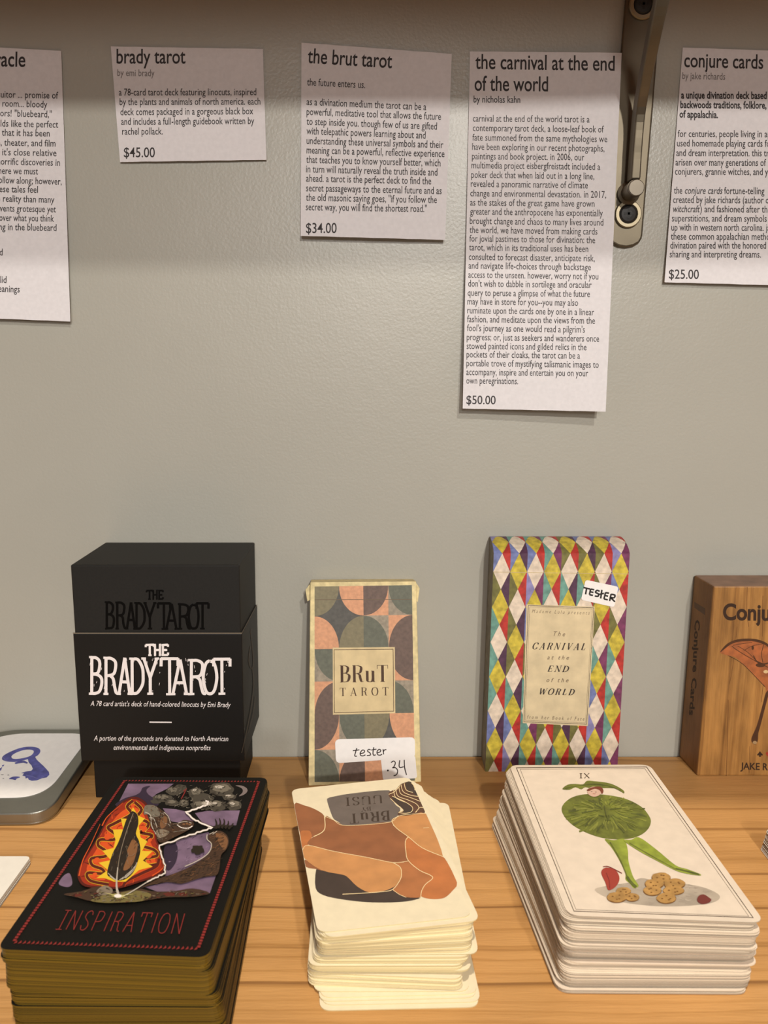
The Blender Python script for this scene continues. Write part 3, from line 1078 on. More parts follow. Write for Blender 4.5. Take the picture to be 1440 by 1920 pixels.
# side tuck flaps peeping out at the top corners
ear_l = [bp.at(*p, -0.003) for p in c8((150, 165), (192, 108), (190, 250), (166, 262))]
ear_r = [bp.at(*p, -0.003) for p in c8((1098, 104), (1128, 150), (1112, 270), (1098, 250))]
for q in (ear_l, ear_r):
    make('side_flap', *prism(q, [p - bp.n * 0.0006 for p in q]), CREAM, bt)


def sticker(plane, outline, parent, th=0.00018, base=0.0001, label=None):
    f = [plane.at(x, y, base + th) for x, y in outline]
    b = [plane.at(x, y, base) for x, y in outline]
    o = make('sticker', *prism(f, b), STICKER, parent)
    if label:
        o['label'] = label
    return o


def r2(q, r, seg=5): return [(v.x, v.y) for v in round_poly([Vector(p) for p in q], r, seg)]


s2 = sticker(bp, r2(c8((795, 1600), (1090, 1585), (1107, 1778), (815, 1800)), 5), bt, base=0.00014, label='white price sticker with handwritten 34')
s1 = sticker(bp, r2(c8((402, 1446), (1088, 1427), (1090, 1604), (412, 1651)), 9), bt, base=0.00034, label='white sticker handwritten tester')
pr = Print(bp, 0.00054)
HW = 1.95
pr.stroke(c8((590, 1520), (578, 1560), (572, 1588), (590, 1590)), HW, PEN)
pr.stroke(c8((556, 1543), (612, 1536)), HW, PEN)
pr.stroke(c8((622, 1568), (650, 1560), (655, 1543), (638, 1538), (620, 1560), (622, 1582), (642, 1588), (664, 1578)), HW, PEN)
pr.stroke(c8((708, 1536), (690, 1533), (682, 1548), (702, 1562), (706, 1580), (676, 1586)), HW, PEN)
pr.stroke(c8((735, 1513), (728, 1560), (734, 1582), (752, 1578)), HW, PEN)
pr.stroke(c8((712, 1538), (758, 1530)), HW, PEN)
pr.stroke(c8((766, 1562), (790, 1553), (794, 1538), (778, 1533), (763, 1553), (768, 1576), (790, 1582), (806, 1572)), HW, PEN)
pr.stroke(c8((815, 1530), (820, 1575)), HW, PEN)
pr.stroke(c8((818, 1555), (826, 1538), (844, 1534)), HW, PEN)
pr.build('handwriting', s1)
pr = Print(bp, 0.00034)
pr.ellipse(*c8((856, 1713))[0], 1.8, 1.8, PEN)
pr.stroke(c8((884, 1645), (905, 1632), (920, 1648), (908, 1680), (896, 1690), (922, 1690), (940, 1715), (930, 1748), (905, 1758)), HW, PEN)
pr.stroke(c8((958, 1625), (952, 1672), (962, 1688), (992, 1680)), HW, PEN)
pr.stroke(c8((996, 1622), (1000, 1690), (1016, 1752)), HW, PEN)
pr.build('handwriting', s2)

# ================================================================== harlequin box
HQ = {k: mat('harlequin_' + k, c, 0.55, vary=v, scale=330) for k, c, v in (
    ('white', (222, 205, 184), .10), ('yellow', (196, 176, 60), .18), ('red', (178, 48, 40), .16), ('blue', (112, 122, 170), .14),
    ('teal', (104, 150, 136), .15), ('purple', (78, 46, 70), .18), ('plum', (116, 52, 88), .18), ('olive', (112, 108, 56), .16), ('lilac', (140, 134, 180), .12))}
H_EDGE = mat('grey_card_edge', (132, 124, 108), 0.65, vary=0.15, scale=200)
hb_l, hb_r = sh.at(909.6, 1446), sh.at(1157.5, 1447)
HY = (hb_l.y + hb_r.y) / 2
hp = wall_plane(HY)
c9 = cr(890, 990, 4.1742)
HT_L, HT_R = hp.at(*c9((150, 192))[0]), hp.at(*c9((1214, 205))[0])
HZ = (HT_L.z + HT_R.z) / 2
HBL, HBR = Vector((hb_l.x, HY, 0)), Vector((hb_r.x, HY, 0))
HT_L = Vector((HT_L.x, HY, HZ)); HT_R = Vector((HT_R.x, HY, HZ))
HBACK = -0.0012
# the flap's arch from the front fold over to the back edge (distance back, height above the fold)
zback = wall_plane(HBACK - 0.003).at(1040, 1007.5).z - HZ
dd = HBACK - HY
ARCH = [(0, 0), (0.12 * dd, 0.34 * zback), (0.32 * dd, 0.66 * zback), (0.58 * dd, 0.90 * zback), (0.84 * dd, 1.0 * zback), (1.0 * dd, 0.98 * zback)]
hq = empty('card_box', (hb_l + hb_r) / 2 + Vector((0, 0.01, 0)))
tag(hq, 'box with colourful harlequin diamonds, standing against the wall', 'box')
prof = [(0, None)]
fl = [HBL] + [HT_L + Vector((0, a, b)) for a, b in ARCH] + [Vector((HBL.x, HBACK, 0))]
frr = [HBR] + [HT_R + Vector((0, a, b)) for a, b in ARCH] + [Vector((HBR.x, HBACK, 0))]
fl[-2].x = fl[1].x; frr[-2].x = frr[1].x
hbody = make('box_body', *prism(fl, frr), H_EDGE, hq)


def hmap(u, v, off):
    """harlequin coordinates: u 0..8 columns, v 0 at the fold, positive down the front, -1..0 over the flap"""
    U = u / 8.0
    if v >= 0:
        t = v / 6.32
        a = HT_L + (HBL - HT_L) * t
        b = HT_R + (HBR - HT_R) * t
        return a + (b - a) * U + Vector((0, -off, 0))
    s = -v * (len(ARCH) - 1)
    i = min(int(s), len(ARCH) - 2)
    f = s - i
    y = ARCH[i][0] + (ARCH[i + 1][0] - ARCH[i][0]) * f
    z = ARCH[i][1] + (ARCH[i + 1][1] - ARCH[i][1]) * f
    ty, tz = ARCH[i + 1][0] - ARCH[i][0], ARCH[i + 1][1] - ARCH[i][1]
    n = Vector((0, -tz, ty)).normalized()
    return HT_L + (HT_R - HT_L) * U + Vector((0, y, z)) + n * off


def clip(poly, v0, v1):
    def half(P, keep, cut):
        out = []
        for i, p in enumerate(P):
            q = P[(i + 1) % len(P)]
            if keep(p): out.append(p)
            if keep(p) != keep(q):
                t = (cut - p[1]) / (q[1] - p[1])
                out.append((p[0] + (q[0] - p[0]) * t, cut))
        return out
    P = half(poly, lambda p: p[1] >= v0, v0)
    return half(P, lambda p: p[1] <= v1, v1) if P else P


pr = Print(hmap, 0.00006)
BANDS = [(-1 + k / 5, -1 + (k + 1) / 5) for k in range(5)] + [(0.0, 6.32)]
def hadd(poly, m):
    for v0, v1 in BANDS:
        q = clip(poly, v0, v1)
        if len(q) >= 3:
            pr.raw(q, [tuple(range(len(q)))], HQ[m], 0)
LEFTC = [['red', 'purple'], ['purple', 'red'], ['red', 'plum'], ['plum', 'red'], ['red', 'purple'], ['purple', 'red'], ['red', 'plum'], ['plum', 'red']]
RIGHTC = [['blue', 'olive', 'teal'], ['teal', 'blue', 'olive'], ['olive', 'teal', 'blue'], ['teal', 'lilac', 'olive']]
for i in range(8):
    for j in range(-1, 7):
        hadd([(i + .5, j), (i + .985, j + .5), (i + .5, j + 1), (i + .015, j + .5)], 'white' if (i + j) % 2 == 0 else 'yellow')
    for j in range(-1, 8):                       # gaps left and right of each column, split down the middle
        lc = LEFTC[i][j % 2]
        rc = RIGHTC[(i + j) % 4][(i + 2 * j) % 3]
        hadd([(i + .5, j), (i + 1, j - .5), (i + 1, j + .5)], lc)
        hadd([(i + .5, j), (i, j + .5), (i, j - .5)], rc)
pr.flat = True
pr.build('printed_diamonds', hbody)
pr = Print(hp, 0.00012)
H_LAB = mat('old_paper_label', (216, 197, 158), 0.65, vary=0.06, scale=120)
H_INK = ink((58, 48, 44))
H_INK2 = ink((122, 104, 84))
pr.poly(c9((406, 598), (940, 616), (886, 1550), (376, 1527)), H_LAB)
pr.layer = 1
pr.quadline(c9((418, 604), (934, 624), (878, 1538), (383, 1518)), 0.9, H_INK)
pr.quadline(c9((430, 616), (922, 634), (868, 1526), (394, 1507)), 0.5, H_INK2)
pr.text('M a d a m e   L u l u   p r e s e n t s', *c9((448, 664), (900, 678)), 6.6, H_INK2, 0.0, 0.3)
pr.text('T h e', *c9((617, 845), (708, 848)), 8.6, H_INK2, 0.01, 0.35)
pr.word('CARNIVAL', *c9((448, 948), (862, 955)), 12.2, 2.4, H_INK, 'didone', 0.3, gap=0.32, slant=0.35)
pr.text('a t   t h e', *c9((568, 1028), (738, 1030)), 7.6, H_INK2, 0.01, 0.35)
pr.word('END', *c9((568, 1124), (728, 1127)), 11.2, 2.4, H_INK, 'didone', 0.3, gap=0.25, slant=0.35)
pr.text('o f   t h e', *c9((562, 1205), (735, 1207)), 7.6, H_INK2, 0.01, 0.35)
pr.word('WORLD', *c9((500, 1302), (772, 1308)), 11.2, 2.4, H_INK, 'didone', 0.3, gap=0.3, slant=0.35)
pr.text('f r o m   h e r   B o o k   o f   F a t e', *c9((410, 1492), (858, 1508)), 6.6, H_INK2, 0.0, 0.3)
pr.layer = 0
pr.poly(c9((150, 343), (1208, 358), (1208, 362), (150, 347)), ink((196, 176, 130)))
pr.build('printed_label', hbody, 'cream title label with a double border')
s3 = sticker(hp, r2(c9((868, 405), (1126, 460), (1092, 620), (832, 562)), 5), hq, base=0.00022, label='white sticker handwritten TESTER')
pr = Print(hp, 0.00042)
MK = 3.1
for P in ([(852, 466), (905, 478)], [(876, 472), (868, 520)], [(908, 476), (898, 522)], [(908, 478), (936, 484)], [(904, 499), (930, 504)], [(898, 522), (926, 528)],
          [(978, 496), (958, 488), (946, 503), (968, 516), (966, 534), (940, 532)], [(996, 484), (986, 552)], [(968, 520), (1012, 512)],
          [(1024, 504), (1012, 556)], [(1024, 506), (1052, 510)], [(1020, 528), (1044, 534)], [(1012, 556), (1042, 562)],
          [(1068, 516), (1056, 572)], [(1068, 518), (1098, 526), (1090, 546), (1062, 544), (1076, 556), (1098, 578)]):
    pr.stroke(c9(*P), MK, ink((40, 36, 34)))
pr.build('handwriting', s3)

# ================================================================== box printed like old boards, with a moth
BOARD = wood_mat('printed_boards', (168, 122, 66), (120, 82, 40), (150, 106, 55), 0.004, along='z', rough=0.5, ramp=(.22,.36,.5), mottle=0.26)
BOARD_D = wood_mat('printed_boards_side', (170, 124, 76), (124, 86, 50), (150, 108, 64), 0.006, along='z', rough=0.55, ramp=(.25,.42,.6), mottle=0.25)
BOARD_T = mat('printed_board_top', (142, 110, 88), 0.55, vary=0.12, scale=90)
J_INK = ink((52, 32, 18))
JY = sh.at(1307, 1455).y
jp = wall_plane(JY)
j_tl, j_bl = jp.at(1338.5, 1099), jp.at(1307, 1455)
JZ = j_tl.z
jb_l = wall_plane(-0.001).at(1292.6, 1072)
JW = 0.0715
jx = (j_tl.x + j_bl.x) / 2
dxj = jb_l.x - j_tl.x
F0 = [Vector((j_bl.x, JY, 0)), Vector((j_bl.x + JW, JY, 0)), Vector((j_tl.x + JW, JY, JZ)), Vector((j_tl.x, JY, JZ))]
B0 = [p + Vector((dxj * 0.35, -0.001 - JY, 0)) for p in F0]
cb = empty('card_box', (jx + JW / 2, JY / 2, 0))
tag(cb, 'box printed like old wooden boards with an orange moth, at the right edge', 'box')
v, f = prism(F0, B0)
jbody = make('box_body', v, f, [BOARD, BOARD_D, BOARD_T], cb, [0, 1, 1, 1, 2, 1])
bevel(jbody, 0.0009)
c10 = cr(1240, 1050, 4.465)
pr = Print(jp)
for P, w in (([(720, 225), (716, 420), (730, 560)], 1.0), ([(635, 560), (625, 650)], 0.9), ([(608, 820), (590, 940), (570, 1040)], 0.9), ([(560, 1170), (553, 1500), (545, 1810)], 1.1),
             ([(850, 300), (846, 640)], 0.9), ([(852, 1040), (838, 1190)], 0.9), ([(740, 1560), (735, 1780)], 0.7)):
    pr.stroke(c10(*P), w, ink((112, 72, 34)))
pr.text('Conjure Cards', *c10((515, 498), (1500, 517)), 29, J_INK, 0.03)
M_OR = mat('moth_orange', (158, 88, 42), 0.6, vary=0.16, scale=260)
M_BR = ink((74, 44, 22), vary=0.1)
wing = [(490, 775), (520, 732), (565, 692), (640, 664), (750, 658), (830, 672), (895, 705), (938, 765), (938, 1060), (915, 1090), (900, 1130), (885, 1180), (860, 1270), (832, 1380), (812, 1450), (808, 1510), (790, 1543),
        (762, 1532), (755, 1490), (800, 1385), (850, 1205), (876, 1110), (868, 1062), (832, 1022), (800, 990), (738, 928), (678, 868), (622, 815), (560, 800)]
tail = [(914, 1082), (897, 1130), (870, 1230), (832, 1380), (812, 1450), (808, 1510), (790, 1543), (762, 1532), (755, 1490), (800, 1385), (850, 1205), (876, 1110)]
edge = [(490, 775), (520, 732), (565, 692), (640, 664), (750, 658), (830, 672), (895, 705), (938, 765), (925, 760), (880, 718), (820, 692), (750, 680), (650, 684), (580, 708), (530, 745)]
MX = 935
def mir(P): return [(2 * MX - x, y + (x < MX) * 0 + 4) for x, y in P]
for fn in (lambda P: P, mir):
    pr.poly(c10(*fn(wing)), M_OR, True, layer=2, n=3)
    pr.poly(c10(*fn(tail)), M_BR, True, layer=3, n=3)
    pr.poly(c10(*fn(edge)), M_BR, True, layer=3, n=3)
    for P, w in (([(590, 720), (620, 745), (690, 790), (760, 830), (830, 870), (900, 900)], 1.3), ([(600, 715), (680, 700), (760, 690)], 1.0), ([(690, 760), (760, 720), (860, 700)], 1.0),
                 ([(770, 800), (800, 850), (860, 890)], 2.2), ([(560, 800), (678, 868), (800, 990), (868, 1062)], 1.2), ([(800, 850), (860, 870), (930, 850)], 2.6), ([(860, 700), (840, 780), (850, 860)], 1.2), ([(640, 720), (720, 770), (790, 840)], 1.0)):
        pr.stroke(c10(*fn(P)), w, M_BR, layer=4)
    pr.ellipse(*c10(*fn([(765, 735)]))[0], 2.2, 4.0, M_BR, layer=4)
    pr.ellipse(*c10(*fn([(875, 935)]))[0], 4.5, 3.2, ink((206, 176, 130)), layer=4)
    pr.ellipse(*c10(*fn([(783, 1528)]))[0], 4.0, 3.0, ink((160, 130, 90)), layer=4)
    pr.ellipse(*c10(*fn([(830, 880)]))[0], 9, 4.0, M_BR, layer=4)
pr.ellipse(*c10((MX, 900))[0], 7, 34, M_BR, layer=5)
SP_ = [(0, -22), (10, -8), (20, 4), (16, 14), (6, 10), (8, 22), (-8, 22), (-6, 10), (-16, 14), (-20, 4), (-10, -8)]
def pip(x, y, m, shape): pr.poly(c10(*[(x + a * 1.15, y + b) for a, b in shape]), m, True, layer=3, n=3)
HEART = [(0, 22), (-20, -2), (-16, -16), (-6, -18), (0, -8), (6, -18), (16, -16), (20, -2)]
DIA = [(0, -22), (16, 0), (0, 22), (-16, 0)]
CLUB = [(0, -22), (9, -14), (6, -4), (18, -6), (20, 8), (8, 10), (8, 22), (-8, 22), (-8, 10), (-20, 8), (-18, -6), (-6, -4), (-9, -14)]
RED_I = ink((150, 52, 30))
pip(826, 1624, J_INK, SP_); pip(898, 1626, RED_I, HEART); pip(970, 1629, J_INK, CLUB); pip(1042, 1632, RED_I, DIA)
pr.text('JAKE RICHARDS', *c10((662, 1752), (1200, 1769)), 12.5, J_INK, 0.022)
pr.build('printed_artwork', jbody)
sdj = Plane(F0[0], (F0[3] - F0[0]).cross(B0[0] - F0[0]))
pr = Print(sdj)
SIDE_INK = ink((70, 50, 32))
pr.text('Conjure', *c10((282, 500), (262, 940)), 9.0, SIDE_INK, 0.03)
pr.text('Cards', *c10((256, 985), (232, 1300)), 9.0, SIDE_INK, 0.03)
pr.poly(c10((276, 350), (366, 405), (366, 462), (276, 398)), mat('ink_faint', (104, 74, 48), 0.6))
pr.build('printed_spine_text', jbody)

# ================================================================== shallow tin with a white sticker, tilted up against the wall
TIN = mat('tin_metal', (150, 150, 143), 0.34, metal=0.9, vary=0.04, scale=60, bump=0.05, bscale=500)
tpl = Plane((0, -0.0782, 0.0078), (0, -0.0103 / 0.0757, 1))
TIN_TH = 0.0075
tq = [(-28, 1368), (194, 1367), (91, 1525), (-222, 1529)]
tin = empty('metal_tin', (tpl.at(0, 1450).x, -0.05, 0))
tag(tin, 'shallow silver tin with a blue key on its white sticker, left of the black box', 'tin')
def tin_loop(off, grow=0.0, rad=(0.022, 0.012, 0.012, 0.014)):
    pts = [tpl.at(x, y) for x, y in tq]
    c = sum(pts, Vector()) / 4
    pts = [p + (p - c).normalized() * grow for p in pts]
    return [p + tpl.n * off for p in round_poly(pts, rad, 16)]
b0 = make('tin_body', *prism(tin_loop(-0.0056, -0.0006), tin_loop(-TIN_TH, -0.0006)), TIN, tin)
l0 = make('tin_lid', *prism(tin_loop(0), tin_loop(-0.0060)), TIN, tin)
bevel(l0, 0.0008, 3)
bevel(b0, 0.0010, 3)
c5 = cr(0, 1340, 4.8)
stq = [(-16, 1376), (172, 1376), (83, 1495), (-182, 1499)]
so = [tpl.at(x, y) for x, y in stq]
sl_ = round_poly(so, (0.022, 0.012, 0.016, 0.016), 16)
s4 = make('sticker', *prism([p + tpl.n * 0.0003 for p in sl_], [p + tpl.n * 0.00004 for p in sl_]), STICKER, l0)
s4['label'] = 'white rounded sticker on the lid'
pr = Print(tpl, 0.00034)
BLUE = mat('blue_print', (86, 88, 158), 0.55, vary=0.16, scale=300)
ring_o = [(18, 400), (30, 370), (90, 335), (180, 300), (260, 288), (330, 295), (362, 318), (355, 350), (320, 378), (250, 400), (170, 422), (90, 425), (40, 415)]
ring_i = [(104, 372), (140, 345), (200, 322), (255, 314), (298, 322), (300, 345), (270, 372), (210, 390), (150, 398), (112, 394)]
N_ = 48
def resample(P, n):
    P = catmull(P, True, 12)
    a0 = [math.atan2(y - 355, (x - 200) * .5) for x, y in P]
    k = min(range(len(P)), key=lambda i: abs(a0[i] + 3.1))
    P = P[k:] + P[:k]
    return [P[int(i * len(P) / n)] for i in range(n)]
ro, ri = c5(*resample(ring_o, N_)), c5(*resample(ring_i, N_))
pr.raw(ro + ri, [(i, (i + 1) % N_, N_ + (i + 1) % N_, N_ + i) for i in range(N_)], BLUE, 0)
pr.poly(c5((250, 398), (315, 376), (330, 405), (400, 470), (440, 515), (444, 540), (420, 565), (380, 572), (330, 592), (285, 595), (258, 585), (250, 568), (230, 575), (228, 555), (200, 548), (215, 530), (190, 525),
            (230, 512), (280, 505), (296, 488), (282, 455), (258, 430)), BLUE)
pr.poly(c5((130, 432), (170, 420), (220, 414), (250, 430), (245, 442), (210, 432), (160, 440), (140, 445)), BLUE)
pr.poly(c5((80, 578), (110, 560), (150, 556), (182, 562), (150, 576), (140, 588), (110, 582)), BLUE, True)
pr.poly(c5((18, 455), (38, 448), (34, 462), (20, 468)), BLUE)
pr.poly(c5((-60, 500), (-10, 488), (20, 470), (10, 500), (-20, 512)), BLUE)
for x, y, a in ((20, 540, 14), (75, 543, 10), (-20, 560, 16), (30, 575, 8)):
    pr.ellipse(*c5((x, y))[0], a / 4.8, 0.8, ink((150, 148, 150)))
HL = ink((128, 130, 186))
pr.stroke(c5((235, 545), (300, 560), (345, 575), (400, 555)), 0.8, HL)
pr.stroke(c5((30, 385), (60, 415), (120, 418)), 0.8, HL)
pr.build('printed_key', s4, 'blue key drawing')

# ================================================================== stacks of cards
def card_mesh(w, l, th, r, mats, name):
    q = [Vector((-w / 2, l / 2)), Vector((w / 2, l / 2)), Vector((w / 2, -l / 2)), Vector((-w / 2, -l / 2))]
    o = round_poly(q, r, 5)
    V, F = prism([Vector((p.x, p.y, th)) for p in o], [Vector((p.x, p.y, 0)) for p in o])
    me = bpy.data.meshes.new(name)
    me.from_pydata([tuple(v) for v in V], [], F)
    for m in mats:
        me.materials.append(m)
    me.polygons.foreach_set('material_index', [0, 0] + [1] * (len(F) - 2))
    me.update()
    return me


def deck(n, ztop, quad, keys, radius, jit, rotj, face, edge, labels, group, th_k=0.975):
    """n cards; keys = (height, near-left pixel, near-right pixel); quad = outline of the top card"""
    tpn = shelf_plane(ztop)
    P = [tpn.at(*p) for p in quad]
    w = ((P[1] - P[0]).length + (P[2] - P[3]).length) / 2
    l = ((P[3] - P[0]).length + (P[2] - P[1]).length) / 2
    pitch = ztop / n
    K = []
    for z, a, b, *rest in sorted(keys):
        pl = shelf_plane(z)
        A, B = pl.at(*a), pl.at(*b)
        M = (A + B) / 2
        K.append((z, M.x, M.y, math.atan2(B.y - A.y, B.x - A.x) + math.radians(rest[0] if rest else 0)))
    nm = (P[2] + P[3]) / 2
    na = math.atan2(P[2].y - P[3].y, P[2].x - P[3].x)
    Rn = Matrix.Rotation(-na, 4, 'Z')
    loc = [Rn @ (p - nm) for p in P]
    lo_ = round_poly([Vector((p.x, p.y)) for p in loc], radius, 5)
    tk = pitch * th_k
    V, F = prism([Vector((p.x, p.y, tk)) for p in lo_], [Vector((p.x, p.y, 0)) for p in lo_])
    me = bpy.data.meshes.new('tarot_card')
    me.from_pydata([tuple(v) for v in V], [], F)
    me.materials.append(face)
    me.materials.append(edge)
    me.polygons.foreach_set('material_index', [0, 0] + [1] * (len(F) - 2))
    me.update()
    first = None
    top = None
    for k in range(n):
        z = k * pitch
        zz = z + pitch
        if k == n - 1:                           # the top card keeps its exact outline
            loop = round_poly([p - Vector((0, 0, 0)) for p in P], radius, 6)
            c = sum(P, Vector()) / 4
            base = Vector((c.x, c.y, z))
            V, F = prism([Vector((p.x, p.y, ztop)) - base for p in loop], [Vector((p.x, p.y, ztop - pitch * th_k)) - base for p in loop])
            m2 = bpy.data.meshes.new('tarot_card')
            m2.from_pydata([tuple(v) for v in V], [], F)
            m2.materials.append(face)
            m2.materials.append(edge)
            m2.polygons.foreach_set('material_index', [0, 0] + [1] * (len(F) - 2))
            top = bpy.data.objects.new('tarot_card', m2)
            COL.objects.link(top)
            top.location = base
            tag(top, labels['top'], 'card', group)
            break
        j = 0
        while j < len(K) - 2 and K[j + 1][0] < zz:
            j += 1
        a, b = K[j], K[min(j + 1, len(K) - 1)]
        t = 0 if b[0] == a[0] else min(max((zz - a[0]) / (b[0] - a[0]), 0), 1)
        mx, my, th = (a[i] + (b[i] - a[i]) * t for i in (1, 2, 3))
        big = 2.2 if random.random() < 0.14 else 1.0
        if random.random() < 0.16 or k == 0:      # cards lie in small packets that were squared up together
            pk = (random.gauss(0, jit * 2.0), random.gauss(0, jit * 2.0), random.gauss(0, rotj))
        th += pk[2] + random.gauss(0, rotj * 0.10)
        mx += pk[0] + random.gauss(0, jit * 0.30) * big
        my += pk[1] + random.gauss(0, jit * 0.30) * big
        if first is None:
            first = bpy.data.objects.new('tarot_card', me)
            o = first
        else:
            o = first.copy()
        COL.objects.link(o)
        o.location = (mx, my, z)
        o.rotation_euler = (0, 0, th)
        tag(o, labels.get(k, labels['rest']), 'card', group)
    return top


# ---- gold-edged stack
CARD_BLACK = mat('card_black', (17, 15, 11), 0.55, vary=0.08, scale=900, spec=0.18)
GILT = card_edge_mat('gilt_edge', (102, 80, 15), 0.18, metal=0.3, rough=0.5)
BQ = [(219.1, 1456.5), (502.3, 1458), (390.3, 1795.5), (-6.8, 1779.7)]
ZB = 0.0385
top = deck(78, ZB, BQ, [(.0385, (-6.8, 1779.7), (390.3, 1795.5), 0), (.0335, (-5, 1804), (391, 1821), 0.1), (.0328, (1, 1808), (397, 1825), 0.2), (.0242, (4, 1850), (399, 1868), 0.9),
                        (.0236, (10, 1852), (405, 1872), 1.4), (.022, (14, 1862), (412, 1878), 1.8), (.020, (8, 1870), (411, 1886), 2.0), (.018, (18, 1880), (420, 1895), 2.4),
                        (.015, (20, 1897), (424, 1910), 2.7), (.0, (28, 1975), (428, 1990), 3.2)],
           0.0042, 0.00010, 0.0010, CARD_BLACK, GILT,
           {'top': 'black card with a burning feather picture, topmost of the gold-edged stack', 'rest': 'gilt-edged black card within the stack under the burning feather card'},
           'cards of the gold-edged stack')
tb = shelf_plane(ZB)
pr = Print(tb, 0.00004)
cB = cr(180, 1460, 4.8)
cA = cr(0, 1440, 2.7692)
I_PUR = mat('print_violet', (116, 94, 116), 0.5, vary=0.14, scale=140)
I_DPUR = ink((50, 38, 54))
I_RED = ink((132, 42, 38))
I_CL1, I_CL2, I_CL3 = ink((70, 64, 54)), ink((112, 104, 90)), ink((178, 168, 154))
I_F1, I_F2, I_F3, I_F4 = ink((84, 24, 12)), ink((150, 44, 18)), ink((208, 80, 28)), ink((220, 182, 44))
I_FE, I_FE2 = ink((40, 31, 22)), ink((128, 86, 52))
I_WH = ink((232, 222, 214))
I_BR, I_BR2, I_GR = ink((66, 46, 32)), ink((120, 82, 52)), ink((128, 114, 96))
I_OL = ink((112, 100, 58))
pr.poly(cB((290, 45), (700, 45), (640, 90), (540, 140), (490, 190), (440, 205), (330, 215), (190, 240)), I_PUR)
pr.poly(cB((890, 310), (1000, 290), (1295, 285), (1262, 420), (1100, 420), (1060, 430), (960, 400)), I_PUR)
pr.poly(cB((720, 560), (900, 505), (1010, 480), (1060, 560), (1040, 660), (980, 720), (850, 820), (720, 900), (620, 880), (640, 760), (700, 700)), I_PUR)
pr.poly(cB((440, 975), (640, 930), (760, 940), (900, 900), (1080, 870), (1025, 1030), (900, 1040), (720, 1050), (560, 1020)), I_PUR)
pr.poly(cB((600, 265), (720, 275), (830, 300), (900, 380), (820, 390), (740, 395), (680, 385), (640, 330)), I_PUR)
pr.poly(cA((305, 602), (330, 560), (362, 548), (375, 600), (350, 618)), I_PUR, True)
pr.layer = 1
pr.poly(cB((170, 235), (260, 175), (350, 150), (400, 120), (420, 80), (490, 65), (455, 100), (470, 140), (540, 190), (560, 240), (440, 260), (330, 230), (250, 250)), I_DPUR, True, n=3)
pr.poly(cB((620, 600), (720, 585), (735, 680), (710, 770), (650, 830), (615, 760)), I_DPUR, True, n=3)
# storm clouds
for x, y, a, b in ((700, 110, 70, 40), (760, 90, 60, 38), (600, 175, 90, 36), (680, 215, 60, 30), (790, 220, 45, 36), (900, 130, 70, 50), (960, 190, 100, 60), (1130, 95, 110, 62), (1200, 165, 62, 32),
                   (1240, 240, 72, 46), (1090, 245, 80, 50), (960, 240, 110, 40), (540, 205, 50, 20)):
    pr.ellipse(*cB((x, y))[0], a / 4.8, b / 4.8, I_CL1, layer=2, wob=.05)
for x, y, a, b in ((690, 100, 40, 22), (590, 165, 60, 18), (900, 115, 42, 30), (1130, 85, 80, 36), (1200, 158, 42, 18), (1240, 225, 50, 26), (1080, 225, 56, 26), (950, 225, 70, 22), (790, 212, 28, 20), (680, 208, 36, 16)):
    pr.ellipse(*cB((x, y))[0], a / 4.8, b / 4.8, I_CL2, layer=3, wob=.08)
for x, y, a, b in ((890, 105, 20, 14), (1110, 75, 40, 14), (1190, 152, 24, 8), (1225, 225, 26, 14), (990, 222, 34, 16), (1070, 220, 22, 10)):
    pr.ellipse(*cB((x, y))[0], a / 4.8, b / 4.8, I_CL3, layer=4, wob=.1)
pr.poly(cB((1255, 62), (1310, 62), (1355, 85), (1362, 115), (1330, 145), (1285, 158), (1318, 125), (1318, 95), (1290, 75)), ink((120, 108, 104)), True, layer=3, n=3)
pr.layer = 5
pr.stroke(cB((788, 112), (815, 88), (800, 120), (768, 182)), 1.7, I_RED, False)
# flames
fl_px = [(249, 1494), (224, 1507), (202, 1534), (180.6, 1573.6), (162.5, 1602.5), (148, 1628), (146, 1646), (159, 1662), (202, 1666)] + \
    cB((220, 985), (400, 930), (560, 870), (610, 820), (600, 720), (590, 640), (552, 560), (540, 480), (492, 420), (500, 340), (480, 260), (420, 190))
fc = (232, 1590)
def scaled(P, k): return [(fc[0] + (x - fc[0]) * k, fc[1] + (y - fc[1]) * k) for x, y in P]
pr.poly(fl_px, I_F1, True, layer=5, n=4)
pr.poly(scaled(fl_px, .95), I_F2, True, layer=6, n=4)
pr.poly(scaled(fl_px, .80), I_F3, True, layer=7, n=4)
TEND = [[(690, 170), (660, 200), (680, 240), (600, 285), (560, 310), (600, 345), (590, 372), (520, 372), (510, 402), (548, 430), (548, 458), (475, 470), (480, 505), (530, 525), (535, 548), (455, 545), (470, 585), (565, 605)],
        [(700, 178), (735, 215), (715, 255), (770, 285), (755, 318), (730, 335), (790, 350), (760, 378), (735, 402), (800, 425), (815, 455), (750, 472), (765, 505), (815, 500)],
        [(825, 470), (812, 510), (740, 545), (660, 585), (640, 612)]]
for i, P in enumerate(TEND):
    pr.stroke(cA(*P), 7.0, I_F4 if i < 2 else I_F3, True, layer=8)
    pr.stroke(cA(*P), 5.6, I_F1, True, layer=9)
for x, y, a, b in ((560, 355, 20, 16), (500, 480, 18, 13), (490, 555, 16, 10), (750, 318, 16, 11), (775, 455, 18, 12), (778, 375, 13, 9), (690, 195, 10, 10)):
    pr.ellipse(*cA((x, y))[0], a / 2.77, b / 2.77, I_F3, layer=10, rot=-0.7)
for P in ([(520, 290), (470, 400), (430, 480), (410, 560)], [(640, 180), (560, 250), (530, 300)], [(840, 480), (845, 520), (790, 560)]):
    pr.stroke(cA(*P), 2.4, I_F3, True, layer=8, taper=(.3, 1))
